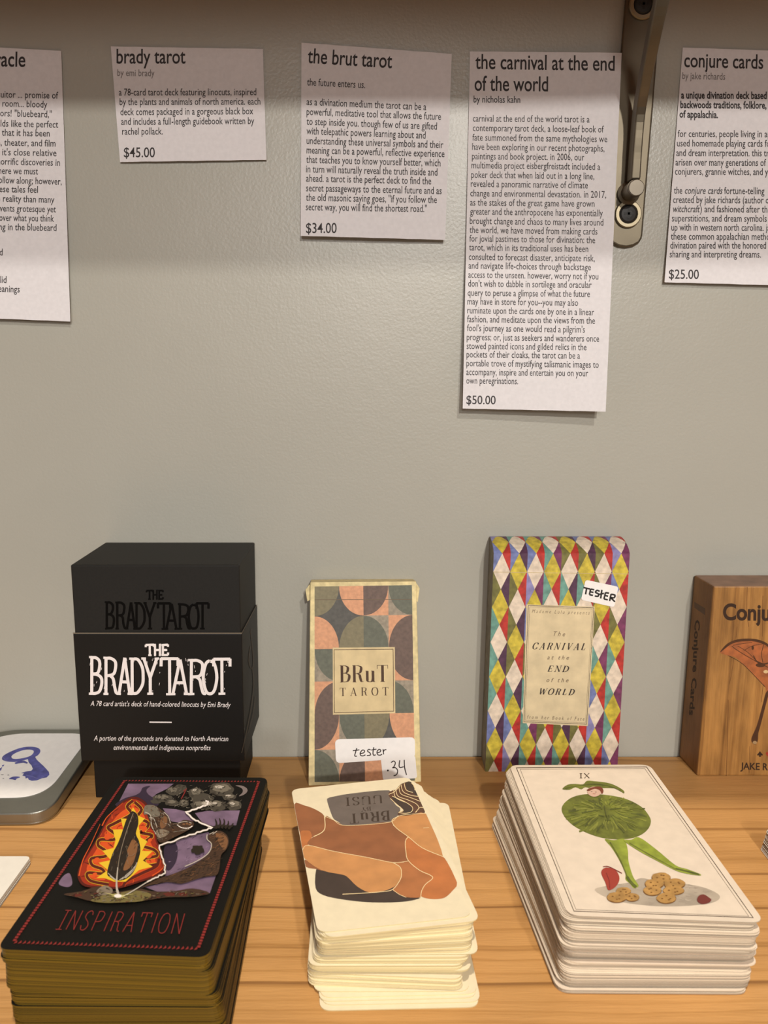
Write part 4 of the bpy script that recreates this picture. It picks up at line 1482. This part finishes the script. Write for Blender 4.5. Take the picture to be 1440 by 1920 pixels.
pr.poly(cA((690, 203), (718, 248), (752, 262), (720, 300), (730, 360), (764, 380), (738, 430), (792, 432), (742, 480), (792, 512), (722, 530), (652, 590), (592, 590), (545, 572), (500, 572), (560, 530), (512, 492), (575, 478),
           (532, 430), (590, 415), (600, 375), (586, 320), (640, 318), (628, 262), (668, 264)), I_F4, layer=11)
feather = [(690, 224), (714, 244), (718, 290), (706, 340), (722, 380), (729, 430), (714, 490), (690, 545), (650, 578), (610, 584), (572, 568), (556, 548), (566, 500), (586, 440), (610, 395), (630, 345), (655, 270), (674, 236)]
pr.poly(cA(*feather), I_FE, True, layer=12, n=4)
pr.poly(cA((690, 370), (715, 395), (706, 450), (690, 480), (660, 440), (672, 400)), I_FE2, True, layer=13, n=3)
pr.poly(cA((680, 430), (700, 470), (672, 520), (640, 530), (655, 480)), I_FE2, True, layer=13, n=3)
for P in ([(712, 490), (690, 535), (650, 572)], [(700, 510), (670, 550), (632, 578)], [(690, 525), (650, 560), (620, 582)], [(560, 545), (590, 572), (606, 582)], [(570, 560), (596, 580)]):
    pr.stroke(cA(*P), 1.3, I_CL3, True, layer=14)
pr.stroke(cA((692, 235), (660, 320), (628, 430), (612, 520), (606, 600)), 1.3, I_GR, True, layer=15)
pr.stroke(cA((612, 515), (606, 580), (606, 620), (614, 655)), 4.0, I_CL3, True, layer=15, taper=(.4, 1.2))
# wolf, bolt, eagle
pr.poly(cB((440, 245), (520, 238), (600, 288), (650, 330), (680, 395), (745, 395), (790, 372), (870, 385), (875, 430), (800, 480), (700, 530), (600, 575), (560, 560), (535, 500), (500, 440), (470, 350)), I_BR, True, layer=11, n=3)
pr.poly(cB((440, 245), (520, 240), (560, 270), (575, 330), (520, 345), (465, 320), (432, 320)), I_CL2, True, layer=12, n=3)
pr.poly(cB((600, 340), (640, 350), (632, 420), (590, 450), (575, 400)), I_BR2, True, layer=12, n=3)
pr.poly(cB((540, 470), (600, 455), (660, 480), (620, 520), (560, 530)), I_GR, True, layer=12, n=3)
for P, w_, m in (([(440, 300), (490, 330), (500, 420), (540, 500)], 1.6, I_CL3), ([(610, 300), (650, 340), (670, 400)], 1.3, I_CL3), ([(730, 415), (770, 440), (830, 445), (868, 425)], 1.6, I_WH), ([(740, 400), (800, 385), (860, 400)], 1.2, I_CL3),
                 ([(560, 280), (600, 310), (600, 380)], 1.0, I_FE), ([(520, 350), (560, 420), (570, 500)], 1.2, I_FE), ([(690, 480), (760, 470), (840, 455)], 1.2, I_CL2), ([(650, 440), (700, 420), (740, 430)], 1.4, I_FE), ([(480, 350), (520, 360), (550, 440)], 1.2, I_CL3)):
    pr.stroke(cB(*P), w_, m, True, layer=13)
for x, y in ((790, 410), (820, 405), (845, 412)):
    pr.ellipse(*cB((x, y))[0], 2.6, 1.8, I_BR2, layer=13)
eagle = [(1005, 520), (1050, 480), (1120, 470), (1180, 510), (1195, 580), (1170, 640), (1125, 690), (1112, 800), (1085, 868), (1000, 880), (900, 905), (770, 945), (640, 930), (480, 960), (400, 985), (560, 900), (700, 855), (850, 790), (960, 720), (1020, 660), (1038, 600)]
pr.poly(cB(*eagle), I_BR, True, layer=11, n=3)
pr.poly(cB((1080, 490), (1150, 500), (1188, 560), (1160, 640), (1120, 600), (1090, 540)), I_BR2, True, layer=12, n=3)
for P in ([(1080, 450), (1085, 400), (1072, 362)], [(1100, 445), (1120, 400), (1110, 355)], [(1130, 445), (1155, 400), (1150, 362)], [(1160, 445), (1190, 410), (1190, 378)], [(1190, 450), (1225, 420), (1235, 400)], [(1060, 440), (1120, 420), (1230, 430)]):
    pr.stroke(cB(*P), 5.0, I_FE, True, layer=12, taper=(1, .3))
for P, w_ in (([(1000, 500), (1000, 545), (1038, 585), (1030, 640), (990, 690), (900, 745), (800, 790)], 1.7), ([(1020, 500), (1060, 480)], 1.2), ([(1050, 500), (1090, 470)], 1.2)):
    pr.stroke(cB(*P), w_, I_CL3, True, layer=13)
for k in range(9):
    x = 760 + k * 40
    pr.stroke(cB((x, 890 - k * 9), (x + 22, 850 - k * 14), (x + 60, 842 - k * 16)), 1.0, I_FE, True, layer=13)
pr.ellipse(*cB((915, 640))[0], 12, 8.5, I_FE, layer=12, wob=.12)
BOLT = [(1000, 235), (900, 272), (805, 302), (865, 352), (950, 405), (1048, 436), (960, 470), (840, 508), (700, 558), (570, 604), (588, 690), (620, 780), (622, 850), (540, 890), (460, 930)]
JAG = []
for i in range(len(BOLT) - 1):
    for k in range(5):
        x, y = lerp2(BOLT[i], BOLT[i + 1], k / 5)
        JAG.append((x + BRUSH.uniform(-5, 5), y + BRUSH.uniform(-5, 5)))
JAG.append(BOLT[-1])
pr.stroke(cB(*JAG), 4.0, I_GR, False, layer=14)
pr.stroke(cB(*JAG), 2.3, I_WH, False, layer=15, taper=(1.3, .7))
for k in range(14):
    a = 2 * math.pi * k / 14
    pr.stroke(cB((1000, 225), (1000 + 60 * math.cos(a), 225 + 30 * math.sin(a))), 2.2, I_CL3, False, layer=15, taper=(1, .1))
# brushwork
I_MID, I_LITE, I_DK = ink((92, 66, 46)), ink((150, 118, 84)), ink((34, 25, 18))
pr.hatch(cB(*eagle), 130, (I_DK, I_FE, I_MID, I_MID, I_BR2), 9, lambda x, y: 2.7, 1.1, 13, .35)
WOLF = [(440, 245), (520, 238), (600, 288), (650, 330), (680, 395), (745, 395), (790, 372), (870, 385), (875, 430), (800, 480), (700, 530), (600, 575), (560, 560), (535, 500), (500, 440), (470, 350)]
pr.hatch(cB(*WOLF), 95, (I_DK, I_MID, I_GR, I_CL2, I_CL3, I_BR2), 7, lambda x, y: .9, 1.0, 13, .6)
CLOUD = [(500, 200), (540, 150), (640, 100), (720, 60), (840, 60), (1000, 55), (1240, 60), (1320, 200), (1310, 280), (1000, 290), (860, 270), (640, 250)]
pr.hatch(cB(*CLOUD), 150, (I_DK, I_CL1, I_DK, I_CL2, I_CL2), 7, lambda x, y: -.5, 1.5, 4, .6)
GROUND = [(330, 655), (420, 640), (520, 615), (640, 642), (790, 640), (1000, 630), (1085, 650), (1000, 668), (860, 672), (740, 690), (610, 700), (480, 692), (400, 672)]
pr.hatch(cA(*GROUND), 110, (I_DK, I_DK, I_OL, I_MID, I_GR, ink((92, 38, 28))), 9, lambda x, y: -.3, 1.6, 13, .7)
pr.hatch(cA(*feather), 60, (I_DK, I_MID, I_FE, I_GR), 11, lambda x, y: 1.9, .9, 14, .25)
pr.hatch(fl_px, 90, (I_F3, I_F2, I_F2, I_F1), 12, lambda x, y: math.atan2(y - 1600, x - 225) + .9, 2.0, 7, .4)
pr.hatch(cB((720, 560), (900, 505), (1010, 480), (1060, 560), (1040, 660), (980, 720), (850, 820), (720, 900), (620, 880), (640, 760), (700, 700)), 40, (I_DPUR, ink((146, 122, 146)), ink((98, 78, 100))), 8, -.6, 1.1, 1, .3)
pr.stroke(cB((460, 930), (380, 980), (280, 1040), (215, 1068)), 2.0, I_CL3, False, layer=15)
pr.stroke(cB((1000, 235), (1010, 205), (985, 200)), 3.4, I_WH, False, layer=15)
# ground and sparkle
pr.poly(cA((330, 655), (420, 640), (520, 612), (590, 640), (640, 640), (720, 625), (790, 640), (900, 640), (1000, 625), (1090, 650), (1000, 668), (860, 672), (740, 690), (610, 700), (480, 692), (400, 672)), I_BR, True, layer=11, n=3)
pr.poly(cA((470, 688), (530, 662), (610, 650), (700, 635), (785, 655), (740, 690), (620, 698), (540, 700)), I_OL, True, layer=12, n=3)
pr.poly(cA((500, 640), (540, 610), (580, 625), (580, 650), (530, 660)), I_GR, True, layer=12, n=3)
for x, y, a, b in ((880, 655, 30, 10), (950, 655, 22, 9), (400, 660, 26, 8)):
    pr.ellipse(*cA((x, y))[0], a / 2.77, b / 2.77, ink((92, 38, 28)), layer=12, wob=.12)
sc = cA((612, 664))[0]
for k in range(18):
    a = 2 * math.pi * k / 18 + .1
    l = random.uniform(9, 24) * (1.25 if abs(math.sin(a)) < .5 else .6)
    pr.stroke([sc, (sc[0] + l * math.cos(a), sc[1] + .5 * l * math.sin(a))], 1.6, ink((206, 196, 120)), False, layer=16, taper=(1, .2))
pr.ellipse(*sc, 7, 3.4, I_WH, layer=17)
# dashed red border
def world_dashes(a, b, n, wid, mat_, tri):
    """marks evenly spaced on the card between two pixels"""
    A, B = tb.at(*a), tb.at(*b)
    d = (B - A)
    st_ = d / n
    u = st_.normalized()
    v = Vector((-u.y, u.x, 0)) * wid
    for i in range(n):
        p = A + st_ * (i + .5)
        h = u * (st_.length * (.34 if tri else .37))
        if tri:
            q = [p - h - v * .5, p + h - v * .2, p + v * .55]
        else:
            q = [p - h - v * .5, p + h - v * .4, p + h + v * .5, p - h + v * .4]
        pr.raw(q, [tuple(range(len(q)))], mat_, 3)
E1, E2, E3, E4 = cA((648, 66), (1345, 72), (1030, 940), (72, 905))
world_dashes(E1, E2, 42, 0.0015, I_RED, True)
world_dashes(E4, E3, 42, 0.0017, I_RED, True)
world_dashes(E1, E4, 78, 0.0012, I_RED, False)
world_dashes(E2, E3, 78, 0.0012, I_RED, False)
# title
tq_ = cA((338, 738), (976, 757), (948, 862), (286, 836))
x = 0.0
for ch, wv in zip('INSPIRATION', (.6, .9, .75, .8, .42, .85, .95, .9, .42, .9, .95)):
    tot = 9.24
    u0, u1 = x / tot, (x + wv * .86) / tot
    q = [bil(tq_, u0, 0), bil(tq_, u1, 0), bil(tq_, u1, 1), bil(tq_, u0, 1)]
    pr.glyph(ch, q, 1.4, I_RED, 'mono', 1.0, layer=4, serif=(ch == 'I' and x < 2), rough=.3)
    x += wv + .08
pr.build('printed_artwork', top, 'feather in flames with a red title and border')

def scaled_q(q, k):
    c = (sum(p[0] for p in q) / 4, sum(p[1] for p in q) / 4)
    return [(c[0] + (x - c[0]) * k, c[1] + (y - c[1]) * k) for x, y in q]


# ---- skewed cream stack
CARD_CREAM = mat('card_cream', (226, 213, 182), 0.55, vary=0.02, scale=200, spec=0.35)
CREAM_EDGE = card_edge_mat('cream_edge', (208, 192, 146), 0.16)
UQ = [(546, 1480), (768, 1457), (886, 1717.5), (595.5, 1749)]
ZU = 0.0262
top = deck(70, ZU, UQ, [(.0258, (604, 1757), (897, 1724)), (.0252, (597, 1757), (889, 1728)), (.0215, (594, 1769), (887, 1748)), (.0146, (591, 1790), (888, 1785)),
                        (.0142, (600, 1790), (903, 1789)), (.0138, (590, 1796), (878, 1794)), (.0069, (591, 1822), (871, 1826)), (.0062, (576, 1820), (869, 1832)),
                        (.0022, (578, 1846), (874, 1853)), (.0015, (606, 1869), (899, 1863)), (.0009, (604, 1879), (899.5, 1873)), (.0003, (602, 1897), (900, 1888))],
           0.0044, 0.00030, 0.006, CARD_CREAM, CREAM_EDGE,
           {'top': 'cream card with a brown nude body picture, topmost of the skewed stack', 'rest': 'cream card within the skewed stack in the middle of the shelf',
            0: 'lowest cream card of the skewed stack, jutting out towards the front'},
           'cards of the skewed cream stack')
tu = shelf_plane(ZU)
pr = Print(tu, 0.00004)
pr.clipq = scaled_q(UQ, 0.997)
cU = cr(520, 1440, 3.6)
U1 = mat('body_brown', (146, 92, 58), .55, vary=.07, scale=120)
U2 = mat('body_tan', (196, 138, 84), .55, vary=.06, scale=120)
U3 = mat('body_orange', (184, 112, 62), .55, vary=.07, scale=120)
U4 = mat('body_mid', (170, 108, 64), .55, vary=.07, scale=120)
UG = mat('print_slate', (106, 96, 90), .5, vary=.06, scale=160)
UB = mat('print_darkbrown', (64, 52, 46), .5, vary=.08, scale=160)
UH = mat('hair_brown', (92, 62, 46), .5, vary=.12, scale=160)
UC = ink((232, 208, 160))
def edge_clip(P): return cU(*P)
pr.poly(cU((113, 247), (180, 252), (258, 280), (318, 325), (322, 400), (300, 435), (245, 463), (222, 480), (205, 525), (172, 548), (152, 440)), U1, True, layer=1, n=3)
pr.poly(cU((156, 436), (190, 422), (222, 428), (232, 468), (205, 525), (172, 550)), U3, True, layer=2, n=3)
pr.poly(cU((335, 215), (345, 203), (370, 195), (500, 172), (752, 150), (765, 200), (800, 250), (830, 275), (815, 320), (770, 352), (765, 364), (600, 382), (480, 388), (440, 384), (410, 362), (378, 340), (352, 275)), UG, True, layer=1, n=3)
pr.poly(cU((325, 328), (350, 332), (378, 350), (420, 372), (440, 384), (480, 388), (600, 380), (765, 364), (782, 388), (830, 425), (885, 460), (862, 500), (866, 560), (882, 622), (850, 636), (780, 638), (600, 602), (380, 562), (215, 520), (212, 492), (242, 466), (302, 436), (322, 400)), U1, True, layer=2, n=3)
pr.poly(cU((750, 170), (780, 150), (800, 146), (830, 112), (862, 98), (902, 94), (942, 158), (975, 235), (995, 302), (900, 320), (820, 322), (818, 300), (850, 285), (832, 262), (790, 235), (762, 205)), UH, True, layer=3, n=3)
pr.poly(cU((870, 98), (902, 95), (942, 158), (960, 205), (920, 170), (885, 165), (870, 130)), UB, True, layer=4, n=3)
pr.poly(cU((775, 190), (840, 215), (900, 260), (915, 300), (865, 318), (850, 290), (830, 260), (795, 235)), UB, True, layer=4, n=3)
for P in ([(752, 178), (790, 160), (830, 118)], [(800, 146), (815, 190), (880, 215), (935, 240), (955, 270), (930, 300)], [(820, 128), (835, 175), (900, 200), (965, 225)], [(835, 112), (850, 160), (905, 185), (958, 192)],
          [(856, 102), (870, 148), (915, 165)], [(775, 190), (850, 222), (910, 262), (905, 295), (860, 306), (818, 300)], [(785, 150), (800, 200), (860, 230)], [(935, 300), (960, 268), (985, 268)], [(905, 100), (925, 125), (928, 150)],
          [(762, 205), (800, 240), (850, 285), (822, 296)]):
    pr.stroke(cU(*P), 1.1, UC, True, layer=5)
pr.poly(cU((770, 355), (800, 332), (820, 325), (900, 318), (1000, 306), (1060, 430), (1118, 598), (1060, 580), (980, 540), (885, 465), (800, 402)), U2, True, layer=3, n=3)
pr.poly(cU((885, 468), (980, 540), (1060, 580), (1118, 598), (1160, 660), (1213, 775), (1185, 825), (1140, 868), (1100, 882), (1040, 884), (975, 868), (975, 830), (1000, 785), (1048, 745), (1020, 720), (960, 690), (882, 622), (866, 560), (865, 490)), U3, True, layer=4, n=3)
pr.poly(cU((210, 520), (380, 560), (600, 600), (780, 638), (820, 662), (838, 700), (835, 750), (800, 792), (750, 820), (700, 832), (620, 840), (540, 800), (480, 742), (440, 720), (300, 690), (186, 612), (172, 552)), U2, True, layer=3, n=3)
pr.poly(cU((780, 638), (850, 638), (882, 628), (960, 690), (1020, 720), (1048, 745), (1000, 785), (975, 830), (968, 872), (870, 872), (820, 850), (778, 820), (812, 780), (835, 745), (838, 695), (820, 662)), U4, True, layer=4, n=3)
pr.poly(cU((262, 686), (300, 672), (440, 690), (520, 730), (620, 780), (720, 800), (790, 795), (840, 830), (870, 872), (964, 876), (900, 896), (800, 906), (680, 908), (560, 902), (420, 884), (310, 858), (258, 810)), UB, True, layer=2, n=3)
pr.poly(cU((188, 618), (300, 690), (262, 682), (194, 668)), U1, True, layer=2, n=3)
for P, w_ in (([(318, 325), (322, 400), (300, 435), (245, 463)], 1.5), ([(172, 550), (208, 522), (380, 562), (600, 602), (780, 638), (880, 628)], 1.0), ([(820, 325), (775, 352), (800, 402), (885, 465), (980, 540), (1118, 598)], 1.1),
              ([(885, 465), (864, 495), (868, 565), (884, 625), (960, 690), (1030, 722), (1048, 745), (1000, 785), (974, 830), (968, 876)], 1.2), ([(780, 638), (828, 668), (838, 705), (830, 752), (778, 820), (700, 835), (620, 842), (440, 852)], 1.2),
              ([(325, 328), (378, 350), (440, 386), (600, 382), (765, 364), (830, 320), (1000, 306)], .9), ([(778, 820), (822, 852), (870, 873)], .9), ([(985, 405), (1025, 402)], .8)):
    pr.stroke(cU(*P), w_, UC, True, layer=6, n=4)
UI = ink((66, 54, 46))
def updown(s, p0, p1, cap, w_, thin=.2, gap=.15):
    pr.word(s, *cU(p0, p1), cap, w_, UI, 'didone', thin, gap=gap, small=.66, layer=3)
updown('UUSI', (706, 182), (458, 202), 15.0, 3.4)
updown('BY', (630, 262), (566, 270), 6.6, 1.8)
updown('BRuT', (756, 288), (486, 312), 18, 4.2)
pr.build('printed_artwork', top, 'brown reclining body picture with slate patch')

# ---- white stack with the melon figure
CARD_WHITE = mat('card_white', (222, 206, 186), 0.5, vary=0.025, scale=160, spec=0.4)
WHITE_EDGE = card_edge_mat('white_edge', (176, 162, 142), 0.28)
MQ = [(955, 1434.5), (1217.6, 1433.5), (1434.7, 1730), (1064.8, 1716.5)]
ZM = 0.0300
top = deck(78, ZM, MQ, [(.0296, (1064.8, 1718), (1432, 1732)), (.0288, (1062, 1722), (1427, 1736)), (.0275, (1058, 1730), (1424, 1742)), (.0180, (1058, 1775), (1422, 1787), .6),
                        (.0120, (1048, 1800), (1424, 1812), 1.2), (.0110, (1036, 1803), (1422, 1814), 1.4), (.0095, (1030, 1806), (1420, 1822), 1.4), (.0085, (1044, 1820), (1412, 1830), 1.4),
                        (.0040, (1044, 1840), (1409, 1848), 1.4), (.0002, (1049, 1858), (1408, 1866), 1.4)],
           0.0050, 0.00034, 0.0022, CARD_WHITE, WHITE_EDGE,
           {'top': 'white card with a green melon figure, topmost of the right-hand stack', 'rest': 'white card within the stack under the green melon figure card'},
           'cards of the white melon-figure stack')
tm = shelf_plane(ZM)
pr = Print(tm, 0.00004)
cM = cr(920, 1420, 2.7692)
MI = ink((74, 58, 44))
pr.quadline(cM((131, 53), (810, 48), (1366, 834), (431, 800)), 1.25, MI)
pr.quadline(cM((152, 61), (800, 57), (1342, 826), (442, 790)), 0.6, MI)
G1, G2, G3, G4, G5 = (mat('melon_' + k, c, .55, vary=v, scale=220) for k, c, v in (('green', (104, 110, 40), .2), ('light', (128, 132, 54), .16), ('leg', (140, 152, 52), .14), ('dark', (84, 90, 36), .18), ('mid', (116, 122, 44), .2)))
pr.poly(cM((540, 690), (600, 668), (720, 650), (782, 627), (850, 640), (1000, 655), (1120, 680), (1190, 720), (1150, 755), (1000, 772), (820, 770), (640, 742)), mat('ground_grey', (176, 162, 144), .55, vary=.1, scale=120), True, n=4)
pr.poly(cM((372, 165), (400, 142), (440, 138), (480, 140), (500, 122), (540, 124), (600, 131), (645, 145), (690, 172), (690, 187), (660, 165), (620, 160), (570, 160), (520, 160), (490, 155), (470, 166), (440, 155), (410, 168)), G1, True, layer=2, n=3)
pr.stroke(cM((385, 162), (450, 148), (540, 140), (620, 150), (680, 178)), .8, G4, True, layer=3)
pr.poly(cM((368, 270), (385, 235), (430, 205), (500, 191), (600, 195), (700, 215), (780, 255), (820, 300), (832, 335), (815, 375), (770, 408), (700, 425), (600, 422), (510, 397), (430, 355), (385, 310)), G1, True, layer=1)
hub = (600, 270)
for k in range(90):                              # mottled rind stripes running out from the face
    a = 2 * math.pi * k / 90 + random.uniform(-.05, .05)
    r0 = random.uniform(.15, .75)
    r1 = min(.95, r0 + random.uniform(.15, .4))
    ex, ey = 226 * math.cos(a), 110 * math.sin(a)
    P = [(hub[0] + (600 + ex - hub[0]) * r + random.uniform(-7, 7), hub[1] + (308 + ey - hub[1]) * r + random.uniform(-4, 4)) for r in (r0, (r0 + r1) / 2, r1)]
    pr.stroke(cM(*P), random.uniform(1.6, 4.0), random.choice((G2, G4, G5)), True, layer=2, taper=(.5, 1))
for P in ([(590, 250), (600, 300), (615, 330)], [(595, 325), (625, 325)], [(560, 300), (590, 306)], [(620, 270), (680, 262)], [(540, 262), (580, 268)]):
    pr.stroke(cM(*P), 1.6, G4, True, layer=4)
pr.ellipse(*cM((538, 178))[0], 13, 9.5, ink((206, 170, 150)), layer=4)
pr.poly(cM((500, 168), (530, 155), (570, 152), (586, 172), (578, 190), (566, 172), (540, 163), (510, 175)), ink((118, 62, 44)), True, layer=5, n=3)
pr.stroke(cM((520, 178), (528, 177)), .9, MI, False, layer=5)
pr.stroke(cM((542, 180), (550, 180)), .9, MI, False, layer=5)
pr.stroke(cM((530, 190), (545, 190)), .8, ink((150, 70, 60)), False, layer=5)
pr.poly(cM((592, 425), (640, 430), (692, 424), (712, 480), (716, 540), (736, 610), (752, 640), (768, 668), (744, 680), (722, 655), (700, 635), (698, 600), (665, 530), (628, 470)), G3, True, layer=1, n=4)
pr.poly(cM((692, 432), (730, 428), (772, 416), (860, 478), (960, 560), (1020, 580), (1088, 606), (1080, 613), (1000, 600), (950, 582), (862, 536), (770, 486)), G3, True, layer=2, n=4)
pr.stroke(cM((620, 440), (672, 530), (712, 625)), 2.2, G1, True, layer=3)
pr.stroke(cM((720, 445), (850, 520), (960, 580)), 2.2, G1, True, layer=3)
pr.stroke(cM((960, 578), (1020, 592), (1084, 609)), 3.2, G4, True, layer=3)
pr.stroke(cM((708, 620), (730, 650), (756, 674)), 5, G4, True, layer=3)
R1, R2 = ink((156, 62, 50)), ink((118, 44, 40))
pr.poly(cM((574, 597), (600, 572), (650, 588), (669, 628), (652, 668), (612, 690), (596, 650)), R1, True, layer=2, n=4)
pr.stroke(cM((584, 568), (606, 566), (630, 575), (682, 602)), 1.6, R2, True, layer=3)
pr.stroke(cM((600, 600), (615, 640), (618, 680)), 1.4, R2, True, layer=3)
pr.hatch(cM((600, 668), (720, 650), (782, 630), (850, 642), (1000, 657), (1120, 682), (1180, 720), (1150, 752), (1000, 768), (820, 766), (640, 740)), 60, (ink((160, 146, 130)), ink((188, 174, 156))), 12, .1, 1.6, 1, .2)
K1, K2 = mat('coin_tan', (176, 134, 74), .55, vary=.14, scale=260), ink((120, 82, 40))
for x, y, a, b in ((655, 725, 50, 26), (690, 693, 38, 19), (735, 725, 36, 20), (840, 690, 46, 25), (850, 655, 48, 25), (885, 622, 48, 24), (955, 655, 54, 26), (950, 690, 54, 22), (912, 730, 50, 26)):
    pr.ellipse(*cM((x, y + 3))[0], a / 2.77 * 1.04, b / 2.77 * 1.08, K2, layer=3)
    pr.ellipse(*cM((x, y))[0], a / 2.77, b / 2.77, K1, layer=4, wob=.04)
    for q in range(4):
        pr.ellipse(*cM((x + a * .45 * math.cos(q * 1.9 + x), y + b * .45 * math.sin(q * 1.9 + x)))[0], 2.0, 1.1, K2, layer=5)
pr.poly(cM((1072, 735), (1085, 716), (1108, 712), (1130, 725), (1146, 740), (1130, 756), (1100, 762), (1078, 752)), ink((112, 52, 46)), True, layer=3, n=3)
pr.word('IX', *cM((462, 107), (514, 106)), 8.3, 1.7, MI, 'didone', .4, gap=.2, layer=2)
pr.build('printed_artwork', top, 'green melon figure inside a double line border')


# ---- the two stacks the frame cuts off
def plain_stack(n, pitch, corner, side, w, l, rad, face, edge, label_top, label_rest, group, drift, jit=0.00015):
    me = card_mesh(w, l, pitch * .95, rad, [face, edge], 'tarot_card')
    first = None
    c = shelf_plane(n * pitch).at(*corner)
    for k in range(n):
        o = bpy.data.objects.new('tarot_card', me) if first is None else first.copy()
        first = first or o
        COL.objects.link(o)
        t = 1 - k / max(n - 1, 1)
        cx = c.x + side * w / 2 + drift * t + random.gauss(0, jit)
        cy = c.y - l / 2 + random.gauss(0, jit)
        o.location = (cx, cy, k * pitch)
        o.rotation_euler = (0, 0, random.gauss(0, .001))
        tag(o, label_top if k == n - 1 else label_rest, 'card', group)


CARD_PLAIN = mat('card_plain_white', (232, 226, 214), 0.5, vary=0.015, scale=160, spec=0.4)
PLAIN_EDGE = card_edge_mat('plain_edge', (176, 166, 150), 0.2)
plain_stack(8, 0.00042, (59, 1605.5), -1, 0.070, 0.118, 0.0028, CARD_PLAIN, PLAIN_EDGE,
            'blank white card on top of the thin stack at the left edge', 'white card under the blank top card of the thin stack at the left edge', 'cards of the thin stack at the left edge', -0.0002)
plain_stack(24, 0.00042, (1435, 1553), 1, 0.070, 0.110, 0.0034, CARD_PLAIN, card_edge_mat('brown_edge', (150, 116, 88), 0.35),
            'topmost card of the stack in front of the moth box at the right edge', 'card in the stack in front of the moth box at the right edge', 'cards of the stack at the right edge', -0.0022)
